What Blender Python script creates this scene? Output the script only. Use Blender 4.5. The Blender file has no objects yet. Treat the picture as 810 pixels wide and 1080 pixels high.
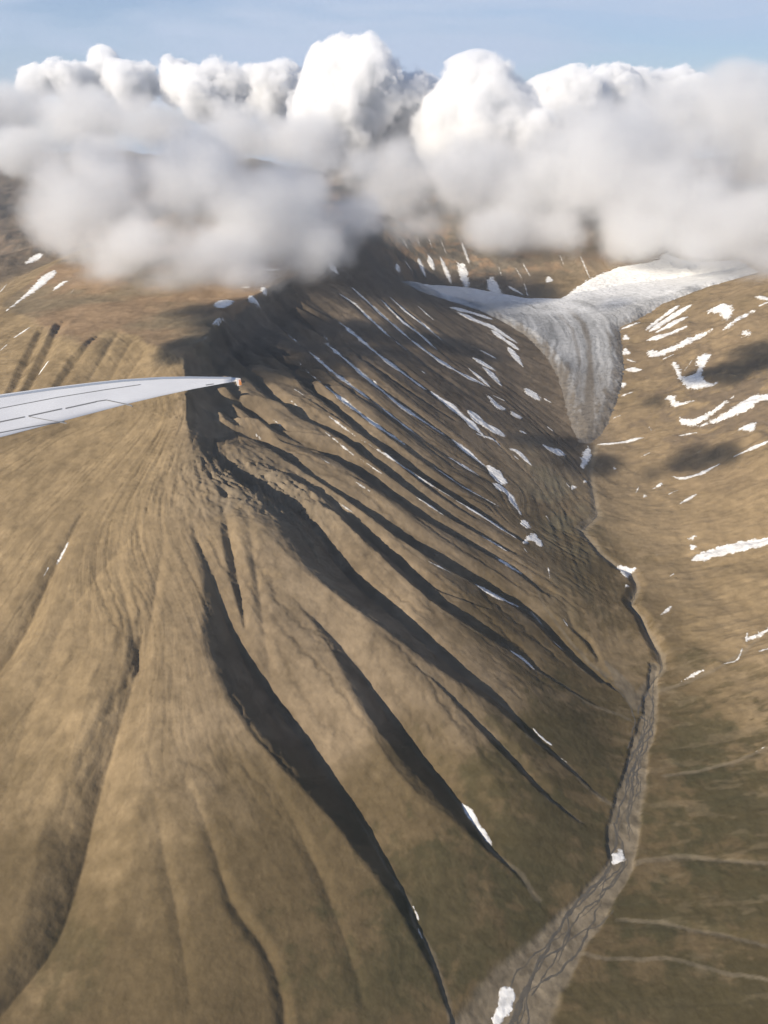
import bpy, math, random
import numpy as np
rng = np.random.default_rng(7)
random.seed(7)
scene = bpy.context.scene
COL = scene.collection
R = math.radians

# ------------------------------------------------------------------ camera
H = 1600.0                       # metres above the valley floor
FPX = 856.0                      # focal length in pixels of the 810 x 1080 photograph
PITCH = R(27.5)
cam_d = bpy.data.cameras.new('camera')
cam = bpy.data.objects.new('camera', cam_d); COL.objects.link(cam)
cam.location = (0, 0, H)
cam.rotation_euler = (R(90) - PITCH, 0, 0)
cam_d.sensor_fit = 'VERTICAL'
cam_d.sensor_height = 24.0
cam_d.sensor_width = 18.0
cam_d.lens = FPX * 24.0 / 1080.0
cam_d.clip_start = 0.5
cam_d.clip_end = 300000.0
scene.camera = cam

# ------------------------------------------------------------------ light
SUN_EL, SUN_AZ = 24.5, -126.0     # azimuth from +Y, negative = left
sx = math.sin(R(SUN_AZ)) * math.cos(R(SUN_EL))
sy = math.cos(R(SUN_AZ)) * math.cos(R(SUN_EL))
sz = math.sin(R(SUN_EL))
sun_d = bpy.data.lights.new('sun', 'SUN')
sun_d.energy = 5.0
sun_d.angle = R(0.55)
sun_d.color = (1.0, 0.90, 0.765)
sun = bpy.data.objects.new('sun', sun_d); COL.objects.link(sun)
from mathutils import Vector
sun.rotation_euler = Vector((sx, sy, sz)).to_track_quat('Z', 'Y').to_euler()
sun.location = (-4000, -3000, 5000)

world = bpy.data.worlds.new('World'); scene.world = world
world.use_nodes = True
wn, wl = world.node_tree.nodes, world.node_tree.links
bg = wn['Background']
sky = wn.new('ShaderNodeTexSky'); sky.sky_type = 'NISHITA'
sky.sun_disc = False
sky.sun_elevation = R(SUN_EL); sky.sun_rotation = R(SUN_AZ)
sky.altitude = 1600; sky.air_density = 1.0; sky.dust_density = 0.0; sky.ozone_density = 3.0
# high thin cirrus veil mixed into the sky
wt = wn.new('ShaderNodeTexCoord'); wm = wn.new('ShaderNodeMapping'); wm.inputs['Scale'].default_value = (1.6, 1.6, 9.0); wm.inputs['Rotation'].default_value = (0.10, 0.06, 0.3)
wnz = wn.new('ShaderNodeTexNoise'); wnz.inputs['Scale'].default_value = 1.6; wnz.inputs['Detail'].default_value = 5; wnz.inputs['Roughness'].default_value = .5; wnz.inputs['Distortion'].default_value = .4
wr = wn.new('ShaderNodeMapRange'); wr.inputs[1].default_value = .38; wr.inputs[2].default_value = .72; wr.inputs[3].default_value = .4; wr.inputs[4].default_value = 1.6
wx = wn.new('ShaderNodeMix'); wx.data_type = 'RGBA'; wx.inputs[7].default_value = (7.0, 8.2, 10.4, 1)
wl.new(wt.outputs['Generated'], wm.inputs[0]); wl.new(wm.outputs[0], wnz.inputs['Vector']); wl.new(wnz.outputs[0], wr.inputs[0])
wsp = wn.new('ShaderNodeSeparateXYZ'); wl.new(wt.outputs['Generated'], wsp.inputs[0])      # a thin layer looks denser where the sight line runs flat through it
wab = wn.new('ShaderNodeMath'); wab.operation = 'ABSOLUTE'; wl.new(wsp.outputs[2], wab.inputs[0])
wad = wn.new('ShaderNodeMath'); wad.operation = 'ADD'; wad.inputs[1].default_value = .08; wl.new(wab.outputs[0], wad.inputs[0])
wdv = wn.new('ShaderNodeMath'); wdv.operation = 'DIVIDE'; wdv.use_clamp = True; wdv.inputs[0].default_value = .17; wl.new(wad.outputs[0], wdv.inputs[1])
wmu = wn.new('ShaderNodeMath'); wmu.operation = 'MULTIPLY'; wl.new(wr.outputs[0], wmu.inputs[0]); wl.new(wdv.outputs[0], wmu.inputs[1])
wl.new(wmu.outputs[0], wx.inputs[0]); wtn = wn.new('ShaderNodeVectorMath'); wtn.operation = 'MULTIPLY'; wtn.inputs[1].default_value = (.80, .95, 1.22); wl.new(sky.outputs[0], wtn.inputs[0]); wl.new(wtn.outputs[0], wx.inputs[6]); wl.new(wx.outputs[2], bg.inputs[0])
bg.inputs[1].default_value = 0.055
scene.view_settings.view_transform = 'Standard'
scene.view_settings.look = 'None'
scene.view_settings.gamma = 1.0
scene.view_settings.exposure = 0.5
scene.cycles.use_denoising = True
scene.cycles.denoising_input_passes = 'RGB'
scene.cycles.max_bounces = 16
scene.cycles.diffuse_bounces = 3
scene.cycles.volume_bounces = 8
scene.cycles.transparent_max_bounces = 32

# ------------------------------------------------------------------ helpers
CP, SP = math.cos(PITCH), math.sin(PITCH)
def pix_ray(px, py):
    px = np.asarray(px, float); py = np.asarray(py, float)
    a = (px - 405) / FPX; b = (540 - py) / FPX
    return np.stack([a, CP + b * SP, -SP + b * CP], -1)
ZS = 0.86                        # relief scale of the heights listed below
def pix_at_z(px, py, z):
    z = z * ZS
    r = pix_ray(px, py)
    t = (z - H) / r[..., 2]
    return r[..., 0] * t, r[..., 1] * t
def pix_at_depth(px, py, d):
    r = pix_ray(px, py)
    return np.array([0, 0, H]) + r * d

def hash2(ix, iy, seed):
    h = (ix.astype(np.int64) * 374761393 + iy.astype(np.int64) * 668265263 + seed * 974634777) & 0xFFFFFFFF
    h = ((h ^ (h >> 13)) * 1274126177) & 0xFFFFFFFF
    return (h ^ (h >> 16)) & 0xFFFF
def perlin(x, y, seed=0):
    ix = np.floor(x); iy = np.floor(y)
    fx = (x - ix).astype(np.float32); fy = (y - iy).astype(np.float32)
    ix = ix.astype(np.int64); iy = iy.astype(np.int64)
    u = fx * fx * fx * (fx * (fx * 6 - 15) + 10); v = fy * fy * fy * (fy * (fy * 6 - 15) + 10)
    def g(dx, dy):
        a = hash2(ix + dx, iy + dy, seed).astype(np.float32) * (2 * np.pi / 65536)
        return np.cos(a) * (fx - dx) + np.sin(a) * (fy - dy)
    n0 = g(0, 0); n1 = g(1, 0); n2 = g(0, 1); n3 = g(1, 1)
    return (n0 + u * (n1 - n0)) * (1 - v) + (n2 + u * (n3 - n2)) * v * 1.0
def fbm(x, y, wl_, octv=4, seed=0, gain=0.5):
    s = 0; a = 1.0; f = 1.0 / wl_
    for o in range(octv):
        s = s + a * perlin(x * f + 17.3 * o, y * f - 9.1 * o, seed + o)
        a *= gain; f *= 2.03
    return s * 1.4
def ridged(x, y, wl_, octv=4, seed=0, gain=0.5):
    s = 0; a = 1.0; f = 1.0 / wl_
    for o in range(octv):
        s = s + a * (0.5 - np.abs(perlin(x * f + 31.3 * o, y * f - 9.1 * o, seed + o)) * 1.6)
        a *= gain; f *= 2.03
    return s
def sstep(a, b, x):
    t = np.clip((x - a) / (b - a), 0, 1); return t * t * (3 - 2 * t)
def smin(a, b, k):
    h = np.clip(0.5 + 0.5 * (b - a) / k, 0, 1)
    return b + (a - b) * h - k * h * (1 - h)

def tps_fit(P):
    P = np.array(P, float); n = len(P)
    xy = P[:, :2] / 1000.0
    d2 = ((xy[:, None] - xy[None]) ** 2).sum(-1)
    K = 0.5 * d2 * np.log(d2 + 1e-9) + np.eye(n) * 2e-3
    A = np.zeros((n + 3, n + 3)); A[:n, :n] = K
    A[:n, n] = 1; A[:n, n + 1:] = xy; A[n, :n] = 1; A[n + 1:, :n] = xy.T
    b = np.zeros(n + 3); b[:n] = P[:, 2]
    return xy, np.linalg.solve(A, b)
def tps_eval(m, X, Y):
    xy, w = m; n = len(xy)
    x = (X / 1000.0).astype(np.float32).ravel(); y = (Y / 1000.0).astype(np.float32).ravel()
    out = w[n] + w[n + 1] * x + w[n + 2] * y
    for i in range(n):
        d2 = (x - np.float32(xy[i, 0])) ** 2 + (y - np.float32(xy[i, 1])) ** 2
        out = out + np.float32(w[i] * 0.5) * d2 * np.log(d2 + np.float32(1e-9))
    return out.reshape(X.shape)

# ------------------------------------------------------------------ terrain: control heights (pixel, pixel, height) -> world
RIM = [(195, 375, 850), (222, 347, 858), (236, 331, 862), (268, 311, 868), (284, 303, 870), (310, 291, 872), (345, 277, 872), (375, 262, 868)]
RIML = [(195, 375, 850), (178, 368, 848), (150, 352, 845), (118, 345, 842), (90, 362, 830), (60, 352, 822), (35, 335, 815)]
FP = [
 (500, 1150, -6), (530, 1075, 0), (600, 960, 5), (645, 880, 10), (665, 800, 20), (690, 730, 35), (690, 690, 55), (665, 600, 95), (620, 500, 150), (620, 470, 165),
 (470, 1075, 14), (540, 950, 30), (605, 870, 38), (560, 830, 98), (610, 760, 84),
 (477, 586, 320), (314, 481, 595), (559, 638, 185), (500, 740, 208), (420, 660, 345), (600, 620, 165), (570, 560, 205), (540, 500, 265), (585, 480, 225),
 (484, 450, 400), (379, 380, 640), (468, 347, 530), (405, 313, 685), (560, 400, 300), (500, 390, 420),
 (480, 310, 412), (425, 287, 540), (430, 299, 452), (450, 297, 446), (450, 262, 620), (450, 240, 725), (450, 222, 800),
 (550, 285, 505), (550, 258, 640), (550, 235, 750), (640, 255, 660), (640, 232, 760), (690, 285, 500), (690, 300, 462), (620, 330, 390), (640, 380, 310), (620, 430, 225), (560, 315, 415), (520, 303, 432),
 (740, 276, 520), (740, 255, 640), (800, 262, 610), (740, 308, 555), (700, 335, 450), (665, 360, 370), (810, 330, 640), (810, 292, 705), (760, 380, 470), (700, 400, 350), (660, 430, 265),
 (810, 480, 370), (690, 540, 150), (740, 520, 205), (740, 470, 275), (680, 480, 200), (810, 570, 215), (760, 600, 142), (720, 640, 88), (810, 690, 150), (750, 720, 74), (810, 800, 84),
 (720, 830, 35), (810, 920, 52), (720, 930, 22), (810, 1060, 32), (700, 1050, 12), (620, 1050, 3),
 (950, 480, 530), (950, 700, 270), (950, 900, 125), (1000, 350, 790), (950, 1080, 70), (1100, 700, 450), (1100, 1000, 160),
 (195, 480, 655), (215, 560, 530), (260, 650, 395), (330, 750, 262), (400, 850, 150), (440, 950, 72), (400, 1060, 36),
 (100, 600, 460), (100, 700, 335), (100, 800, 225), (100, 900, 135), (100, 1000, 74), (100, 1090, 38), (200, 900, 150), (200, 1000, 92), (200, 1090, 55), (300, 900, 138), (300, 1000, 80),
 (300, 1090, 40), (200, 800, 240), (200, 700, 355), (100, 500, 600), (0, 600, 430), (0, 500, 565), (0, 700, 305), (0, 850, 150), (0, 1000, 55),
 (-150, 600, 340), (-150, 800, 135), (-150, 1000, 25), (-150, 450, 540), (-300, 700, 150), (-400, 500, 350),
 (100, 440, 700), (0, 440, 650), (115, 400, 735), (20, 375, 745), (20, 400, 690), (-80, 380, 660), (-60, 330, 700), (0, 312, 770), (-200, 330, 480),
]
FW = []   # world points
for p in FP + RIM + RIML:
    x, y = pix_at_z(p[0], p[1], p[2]); FW.append((float(x), float(y), p[2] * ZS))
FW += [(x * 1.08, y * (1.13 if y > 2400 else 1), z * ZS) for x, y, z in [(-900, 3300, 1120), (-640, 4100, 1120), (-800, 2900, 985), (-1050, 3300, 1050), (-1300, 3700, 1010), (-900, 4600, 1120), (-500, 5000, 1050), (-300, 5600, 950),
       (-1900, 4200, 760), (-2300, 4800, 640), (-1600, 5400, 760), (-2600, 3600, 420), (-2500, 6200, 420), (-1200, 7000, 700), (-3500, 7500, 350),
       (0, 7200, 840), (800, 7200, 850), (1800, 7000, 860), (2800, 6000, 850), (3000, 4500, 900), (3500, 8000, 780), (0, 10000, 700), (-3000, 11000, 600), (3500, 11000, 700), (6000, 9000, 700), (-6000, 9000, 500), (0, 14000, 650), (-7000, 14000, 600), (7000, 14000, 650),
       (0, 500, -12), (-700, 500, 10), (700, 500, 10)]]
PW = []
for p in RIM + RIML + [(150, 320, 850), (100, 300, 856), (60, 300, 840), (250, 295, 878), (180, 330, 852), (120, 325, 846), (40, 310, 815)]:
    x, y = pix_at_z(p[0], p[1], p[2]); PW.append((float(x), float(y), p[2] * ZS))
PW += [(x * 1.08, y * 1.13, z * ZS) for x, y, z in [(-700, 4200, 890), (-500, 5000, 905), (-1400, 4300, 850), (-900, 5400, 890), (0, 5600, 880), (-3000, 4000, 800), (-2000, 2500, 800), (0, 2500, 860), (600, 4000, 880), (0, 9000, 900), (-3000, 9000, 880), (1500, 6500, 900)]]

# tessellation: rows in Y, columns in X that widen with distance
def rows(segs):
    ys = [segs[0][0]]
    for (a, b, d0, d1) in segs:
        y = a
        while y < b - 1e-6:
            y = min(b, y + d0 + (d1 - d0) * (y - a) / (b - a)); ys.append(y)
    return np.array(ys)
YS = rows([(560, 1000, 5.0, 3.2), (1000, 2000, 3.2, 3.2), (2000, 3500, 3.6, 5.0), (3500, 6900, 6.5, 13.0), (6900, 15500, 15.0, 130.0)])
NU = 860
US = np.linspace(-1, 1, NU)
US = US * 0.80 + 0.20 * US ** 5
def width(y): return (620 + 0.50 * y) * 1.42
GX = US[None, :] * width(YS)[:, None]
GY = np.repeat(YS[:, None], NU, 1)
NV = len(YS)
class Field:
    def __init__(s, Z): s.Z = Z
    def __call__(s, x, y):
        x = np.asarray(x, float); y = np.asarray(y, float)
        v = np.interp(y, YS, np.arange(NV)); u = np.interp(x / width(y), US, np.arange(NU))
        i = np.clip(v.astype(int), 0, NV - 2); j = np.clip(u.astype(int), 0, NU - 2)
        fv = v - i; fu = u - j; Z = s.Z
        return (Z[i, j] * (1 - fu) + Z[i, j + 1] * fu) * (1 - fv) + (Z[i + 1, j] * (1 - fu) + Z[i + 1, j + 1] * fu) * fv
TT = np.geomspace(900, 16000, 2600)
def project(field, px, py, drop=0.0):
    """first hit of pixel rays with a height field -> world x, y, z"""
    r = pix_ray(px, py); drop = np.broadcast_to(np.asarray(drop, float), r.shape[:-1])
    X = r[:, 0:1] * TT; Y = r[:, 1:2] * TT; Zr = H + r[:, 2:3] * TT
    g = Zr - (field(X, Y) - drop[:, None])
    k = np.argmax(g < 0, axis=1); k = np.clip(k, 1, len(TT) - 1)
    i = np.arange(len(k)); g0 = g[i, k - 1]; g1 = g[i, k]
    f = np.clip(g0 / (g0 - g1 + 1e-9), 0, 1); t = TT[k - 1] + (TT[k] - TT[k - 1]) * f
    return r[:, 0] * t, r[:, 1] * t, H + r[:, 2] * t

F = tps_eval(tps_fit(FW), GX, GY); P = tps_eval(tps_fit(PW), GX, GY)
BASE = smin(F, P, 4.0)
RC = [(212, 500), (203, 465), (199, 425)] 
rcw = [pix_at_z(200, 480, 655), pix_at_z(197, 425, 757)] + [pix_at_z(*p) for p in RIM]
def poly_side(X, Y, pts):
    best = np.full(X.shape, 1e9, np.float32); sg = np.zeros(X.shape, np.float32); par = np.zeros(X.shape, np.float32); acc = 0.0
    for (ax, ay), (bx, by) in zip(pts[:-1], pts[1:]):
        dx, dy = bx - ax, by - ay; L = math.hypot(dx, dy); t = np.clip(((X - ax) * dx + (Y - ay) * dy) / L ** 2, 0, 1)
        d = np.hypot(X - ax - t * dx, Y - ay - t * dy); m = d < best
        best = np.where(m, d, best); sg = np.where(m, np.sign(dx * (Y - ay) - dy * (X - ax)), sg); par = np.where(m, acc + t * L, par); acc += L
    return best, sg, par
cd, cs, cpar = poly_side(GX, GY, rcw)
cd = cd + ridged(cpar, cd / 4, 70, 4, 601, .6) * 16 - 6
BASE = BASE - 70 * (1 - .45 * sstep(.02, .3, perlin(cpar / 75 + cd / 900, cd / 800, 611)) * sstep(30, 140, cd)) * np.where(cs < 0, np.clip(cd / 85, 0, 1) ** .8 * sstep(700, 160, cd), 0) * sstep(0, 220, cpar) * sstep(2100, 1500, cpar)
baseF = Field(BASE)

def poly_dist(X, Y, pts, vals=None, side=False):
    """distance of points to a polyline, an interpolated value along it, and the side (+1 left of its direction)"""
    best = np.full(X.shape, 1e9, np.float32); val = np.zeros(X.shape, np.float32); sg = np.zeros(X.shape, np.float32)
    for k in range(len(pts) - 1):
        ax, ay = pts[k]; bx, by = pts[k + 1]
        dx, dy = bx - ax, by - ay; L2 = dx * dx + dy * dy + 1e-9
        t = np.clip(((X - ax) * dx + (Y - ay) * dy) / L2, 0, 1)
        d = np.hypot(X - ax - t * dx, Y - ay - t * dy)
        m = d < best
        best = np.where(m, d, best)
        if vals is not None: val = np.where(m, vals[k] + t * (vals[k + 1] - vals[k]), val)
        if side: sg = np.where(m, np.sign(dx * (Y - ay) - dy * (X - ax)), sg)
    return (best, val, sg) if side else (best, val)
def dense(pts, step=14):
    pts = np.array(pts, float); out = [pts[0]]
    for a, b in zip(pts[:-1], pts[1:]):
        n = max(1, int(np.hypot(*(b - a)) / step))
        for k in range(1, n + 1): out.append(a + (b - a) * k / n)
    return np.array(out)

# gullies: pixel polyline, depth profile (start, middle, end), half width (start, end), sharpness
G = {
 'a': ([(371, 303), (397, 327), (434, 359), (464, 381), (488, 395), (515, 408)], (10, 16, 4), (45, 45)),
 'b': ([(340, 293), (358, 310), (373, 319), (387, 333), (412, 356), (429, 369), (464, 397), (498, 418), (518, 433)], (12, 18, 4), (45, 45)),
 'c': ([(322, 312), (356, 338), (372, 351), (404, 378), (449, 411), (478, 430), (506, 455)], (14, 22, 5), (48, 45)),
 'd': ([(300, 322), (342, 354), (360, 377), (392, 403), (422, 428), (469, 459), (494, 477), (513, 493), (528, 504), (550, 542)], (16, 22, 5), (48, 45)),
 'e': ([(280, 332), (326, 371), (353, 394), (390, 421), (419, 443), (444, 462), (471, 481), (506, 502), (530, 515)], (18, 22, 6), (48, 45)),
 'f': ([(255, 335), (290, 368), (323, 391), (338, 403), (363, 423), (405, 456), (427, 470), (457, 492), (486, 512), (528, 535)], (20, 24, 6), (50, 45)),
 'g': ([(240, 345), (280, 385), (311, 410), (347, 439), (380, 463), (412, 483), (444, 505), (479, 526), (508, 544), (550, 571)], (22, 26, 6), (50, 48)),
 'h': ([(225, 360), (258, 405), (288, 440), (341, 458), (380, 484), (402, 499), (439, 524), (469, 544), (508, 565), (535, 581)], (20, 28, 8), (46, 48)),
 'i': ([(212, 385), (240, 425), (269, 457), (305, 474), (338, 485), (353, 492), (375, 508), (410, 528), (447, 549), (479, 567), (503, 578), (523, 588), (550, 605), (572, 625)], (14, 30, 6), (40, 50)),
 'j': ([(206, 412), (240, 455), (271, 478), (301, 495), (328, 513), (358, 531), (380, 546), (434, 581), (452, 592), (476, 604), (501, 616), (523, 629), (547, 640), (564, 648), (571, 658), (581, 674), (594, 685), (608, 701), (633, 719)], (12, 34, 10), (36, 60)),
 'k': ([(250, 490), (290, 505), (331, 522), (352, 545), (373, 568), (390, 581), (417, 604), (438, 627), (473, 650), (500, 665), (539, 685), (564, 706), (599, 726), (618, 741), (663, 758)], (10, 28, 36, 28, 14, 4, 1), (40, 65)),
 'l': ([(225, 480), (262, 508), (306, 528), (328, 554), (363, 598), (379, 620), (418, 649), (455, 686), (483, 709), (500, 721), (539, 749), (544, 758), (557, 777), (577, 790), (599, 806), (618, 828), (647, 851)], (18, 34, 46, 54, 52, 36, 20, 10, 5, 1), (55, 95)),
 'l2': ([(440, 705), (458, 716), (490, 748), (528, 787), (560, 822), (580, 844), (612, 867)], (4, 16, 4), (40, 45)),
 'm': ([(318, 640), (340, 660), (359, 679), (389, 723), (418, 765), (443, 800), (483, 846), (515, 893), (528, 905), (551, 925), (567, 950)], (3, 14, 28, 38, 42, 32, 14, 4, 1), (80, 80)),
 'n': ([(205, 565), (225, 603), (236, 640), (245, 674), (262, 700), (278, 723), (300, 758), (334, 800), (354, 830), (384, 874), (408, 916), (431, 951), (437, 975), (455, 1004), (467, 1040), (480, 1085)], (8, 24, 48, 62, 56, 44, 30, 16, 8, 3), (45, 120)),
 'o': ([(233, 520), (239, 559), (249, 601), (257, 648), (263, 698)], (4, 20, 30), (30, 40)),
 'p': ([(146, 655), (150, 690), (147, 712), (131, 750), (118, 798), (103, 850), (95, 887), (87, 923), (72, 967), (62, 1000), (43, 1023), (17, 1053), (0, 1077), (-40, 1110)], (8, 42, 16), (50, 110)),
 'q': ([(85, 545), (72, 572), (59, 596), (32, 663), (20, 688), (0, 708), (-60, 790)], (5, 26, 26), (36, 70)),
 'q2': ([(143, 560), (106, 603), (67, 651), (45, 715), (22, 780), (5, 840)], (5, 10, 6), (30, 60)),
 'r': ([(187, 800), (213, 860), (230, 907), (241, 955), (272, 988), (294, 1022), (298, 1055), (301, 1085)], (2, 8, 9), (26, 26)),
 'a2': ([(405, 306), (411, 313), (432, 332), (449, 344), (466, 359), (490, 376)], (4, 9, 3), (26, 26)),
 'a3': ([(392, 305), (402, 316), (424, 339), (441, 351), (461, 369), (482, 386)], (5, 11, 3), (28, 28)),
 'cd': ([(352, 356), (379, 376), (407, 398), (437, 418), (478, 443)], (4, 12, 4), (28, 28)),
 'ef': ([(335, 385), (372, 414), (410, 440), (450, 472), (480, 494)], (4, 10, 3), (26, 26)),
 'gh': ([(318, 428), (352, 448), (392, 476), (430, 500), (470, 528), (500, 546)], (4, 11, 4), (28, 28)),
 'jk': ([(300, 510), (330, 532), (362, 553), (402, 578), (440, 604), (478, 627), (510, 640)], (4, 12, 3), (30, 32)),
 'kl': ([(312, 532), (335, 556), (366, 590), (400, 618), (440, 652), (480, 690)], (4, 10, 3), (30, 30)),
 'o2': ([(262, 556), (270, 600), (276, 650), (284, 700)], (2, 8, 5), (22, 26)),
 'p2': ([(172, 570), (165, 620), (158, 660), (150, 700)], (2, 7, 5), (22, 26)),
 'p3': ([(124, 600), (136, 645), (146, 700)], (2, 6, 5), (22, 26)),
 'r2': ([(262, 780), (300, 850), (335, 915), (362, 985), (385, 1060)], (1, 4, 2), (24, 24)),
 'r3': ([(160, 820), (172, 900), (190, 980), (200, 1060)], (1, 4, 2), (26, 26)),
 's1': ([(44, 352), (36, 372), (22, 400), (5, 430)], (18, 24, 15), (50, 50)),
 's2': ([(64, 345), (52, 368), (40, 400), (20, 430)], (18, 26, 18), (50, 50)),
 's3': ([(100, 358), (78, 385), (60, 412)], (10, 22, 16), (50, 50)),
 's4': ([(125, 349), (112, 375), (95, 400)], (4, 9, 6), (24, 28)),
 's5': ([(143, 353), (132, 375), (115, 402)], (4, 9, 6), (24, 28)),
 's6': ([(160, 360), (148, 380), (130, 405)], (4, 8, 6), (24, 28)),
 's7': ([(183, 372), (165, 392), (140, 420)], (4, 8, 6), (24, 28)),
 'riv': ([(628, 470), (622, 500), (630, 545), (612, 560), (633, 585), (652, 600), (665, 605), (672, 620), (664, 640), (676, 655), (684, 672), (697, 694), (698, 706), (684, 726), (676, 734)], (4, 9, 12, 26, 5), (26, 36)),
 'rv2': ([(596, 640), (604, 662), (622, 680), (631, 695), (628, 705)], (4, 10, 6), (26, 26)),
 'tr1': ([(860, 560), (780, 575), (735, 585), (700, 592), (672, 603)], (14, 10, 4), (45, 40)),
 'tr2': ([(850, 640), (808, 665), (785, 688), (760, 703), (716, 722), (690, 732)], (10, 9, 3), (40, 30)),
 'tr3': ([(850, 775), (805, 790), (770, 805), (735, 815), (700, 817)], (6, 6, 2), (28, 24)),
 'tr4': ([(860, 914), (810, 911), (760, 908), (715, 905), (680, 906), (655, 918)], (3, 4, 2), (22, 20)),
 'tr5': ([(860, 1005), (805, 995), (760, 985), (700, 975), (650, 970)], (3, 4, 2), (22, 20)),
 'tr6': ([(870, 420), (800, 465), (765, 485), (740, 500), (712, 505), (680, 532), (650, 545)], (8, 8, 2), (36, 30)),
}
SEC = ('a2', 'a3', 'cd', 'ef', 'gh', 'jk', 'kl', 'o2', 'p2', 'p3', 'r2', 'r3')
STP = dict(n=.68, l=.58, m=.62, l2=.6, p=.58, q=.6, o=.7)
GSC = {k: .85 for k in 'abcdef'}; GSC.update({k: 1.45 for k in 'ghi'}); GSC.update(j=1.4, k=1.4, l=1.4, m=1.35, n=1.05, p=1.25, o=1.2, q=1.2)
WSC = dict(a=1.0, b=1.05, c=1.1, d=1.1, e=1.1, f=1.15, g=1.3, h=1.3, i=1.4, j=1.4, k=1.5, l=1.4, m=1.4, n=1.3, p=1.2)
STEEP = {k: -1 for k in list('ghijklmnopq') + ['l2', 'a2', 'a3', 'cd', 'ef', 'gh', 'jk', 'kl', 's1', 's2', 's3']}   # which bank is the steep one, looking downstream
OFF = np.zeros_like(BASE, dtype=np.float32)
GW = {}
_cx, _cy = pix_at_z(262, 498, 620)
_cm = np.exp(-(((GX - _cx) / 190) ** 2 + ((GY - _cy) / 130) ** 2))
gd = np.full(BASE.shape, 1e6, np.float32)
warpx = fbm(GX, GY, 30, 3, 501) * 2.0; warpy = fbm(GX, GY, 30, 3, 511) * 2.0
tx_ = GX * .55 + GY * .83; ty_ = GX * .83 - GY * .55
warpx = warpx + _cm * fbm(tx_ / 1.0, ty_ / 3.0, 24, 3, 521, .6) * 11; warpy = warpy + _cm * fbm(tx_, ty_ / 3.0, 24, 3, 531, .6) * 11      # broken rock
for name, (pl, dep, hw) in G.items():
    pp = dense(pl); n = len(pp); s = np.linspace(0, 1, n)
    if name in 'ghijk': pp = pp + np.array([4.5, -8.5]) * sstep(.75, .35, s)[:, None]
    for _ in range(0 if name[:2] in ('ri', 'rv', 'tr') else 4): pp[1:-1] = .25 * pp[:-2] + .5 * pp[1:-1] + .25 * pp[2:]
    D = np.interp(s, [0, 0.45, 1] if len(dep) == 3 else np.linspace(0, 1, len(dep)), dep) * GSC.get(name, 1.0); W = np.interp(s, [0, .5, 1], (hw[0], max(hw[1], .5 * (hw[0] + hw[1])), hw[1])) * WSC.get(name, 1.0)
    x, y, z = project(baseF, pp[:, 0], pp[:, 1], D)
    GW[name] = (x, y, D)
    pad = max(hw) * 2.2 + 40
    r0, r1 = np.searchsorted(YS, [y.min() - pad, y.max() + pad])
    sub = np.s_[r0:r1, :]
    mask = (GX[sub] > x.min() - pad) & (GX[sub] < x.max() + pad)
    cc = np.where(mask.any(0))[0]
    if len(cc) == 0: continue
    sub = np.s_[r0:r1, cc[0]:cc[-1] + 1]
    d, v, sg = poly_dist(GX[sub] + warpx[sub], GY[sub] + warpy[sub], list(zip(x, y)), s, True)
    Dv = np.interp(v, s, D); Wv = np.interp(v, s, W)
    h = -Dv * np.clip(1 - d / Wv, 0, 1) ** 1.3
    if name in STEEP:
        w_ = sstep(-6, 6, sg * d * STEEP[name])
        rc_ = name in ('l', 'm', 'n', 'p', 'q')
        hs = -Dv * np.clip(1 - d / (Dv / STP.get(name, .66) * (1.3 if rc_ else 1.0)), 0, 1) ** ({'p': 1.5, 'q': 1.5}.get(name, 1.28) if rc_ else 1.0)
        h = h * (1 - w_) + hs * w_
    if name in SEC: OFF[sub] += h * 1.25
    else: OFF[sub] = smin(OFF[sub], h, 2.0)
    gd[sub] = np.minimum(gd[sub], d)
# sharp crests beside the larger gullies
RIDGES = [([(195, 375), (198, 420), (200, 465), (212, 500), (235, 530), (262, 558)], (4, 24, 6), 110),
 ([(213, 570), (216, 650), (209, 677), (221, 706), (242, 745), (275, 785), (304, 818), (354, 868), (387, 918), (414, 942)], (4, 20, 3), 85),
 ([(126, 660), (113, 688), (95, 713), (88, 750), (74, 800), (88, 850)], (3, 14, 3), 65), ([(332, 659), (357, 699), (384, 746), (400, 768), (432, 803), (458, 832), (483, 860)], (3, 12, 3), 60),
 ([(252, 517), (274, 559), (296, 576), (321, 603), (358, 628), (381, 648), (414, 681), (448, 699), (500, 731)], (6, 20, 4), 85)]
for pl, dep, w in RIDGES:
    pp = dense(pl); s = np.linspace(0, 1, len(pp)); D = np.interp(s, [0, .5, 1], dep)
    x, y, z = project(baseF, pp[:, 0], pp[:, 1], -D)
    d, v = poly_dist(GX + warpx, GY + warpy, list(zip(x, y)), s)
    OFF = OFF + np.interp(v, s, D) * np.clip(1 - d / w, 0, 1)
Z = BASE + OFF

# ---- finer relief
rimw = np.array([pix_at_z(*p) for p in RIM]); riml = np.array([pix_at_z(*p) for p in RIML])
cor = rimw[0]
rd, rs = poly_dist(GX, GY, [tuple(a) for a in rimw], np.concatenate([[0], np.cumsum(np.hypot(*np.diff(rimw, axis=0).T))]))
ang = np.arctan2(GX - cor[0], -(GY - cor[1]))          # angle round the corner
rcor = np.hypot(GX - cor[0], GY - cor[1])
outside = sstep(-4, 8, P - F)                            # 1 below the rim, 0 on the plateau
TP = []
for k, nm in enumerate(['a', 'b', 'c', 'd', 'e', 'f', 'g', 'h', 'i', 'j', 'k', 'l', 'm', 'n', 'r', 'p', 'q']):
    gx_, gy_, _ = GW[nm]
    for q in np.linspace(0, len(gx_) - 1, 7).astype(int): TP.append((gx_[q], gy_[q], 80.0 * (k + (1 if k > 13 else 0) + (1 if k > 15 else 0))))
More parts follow.
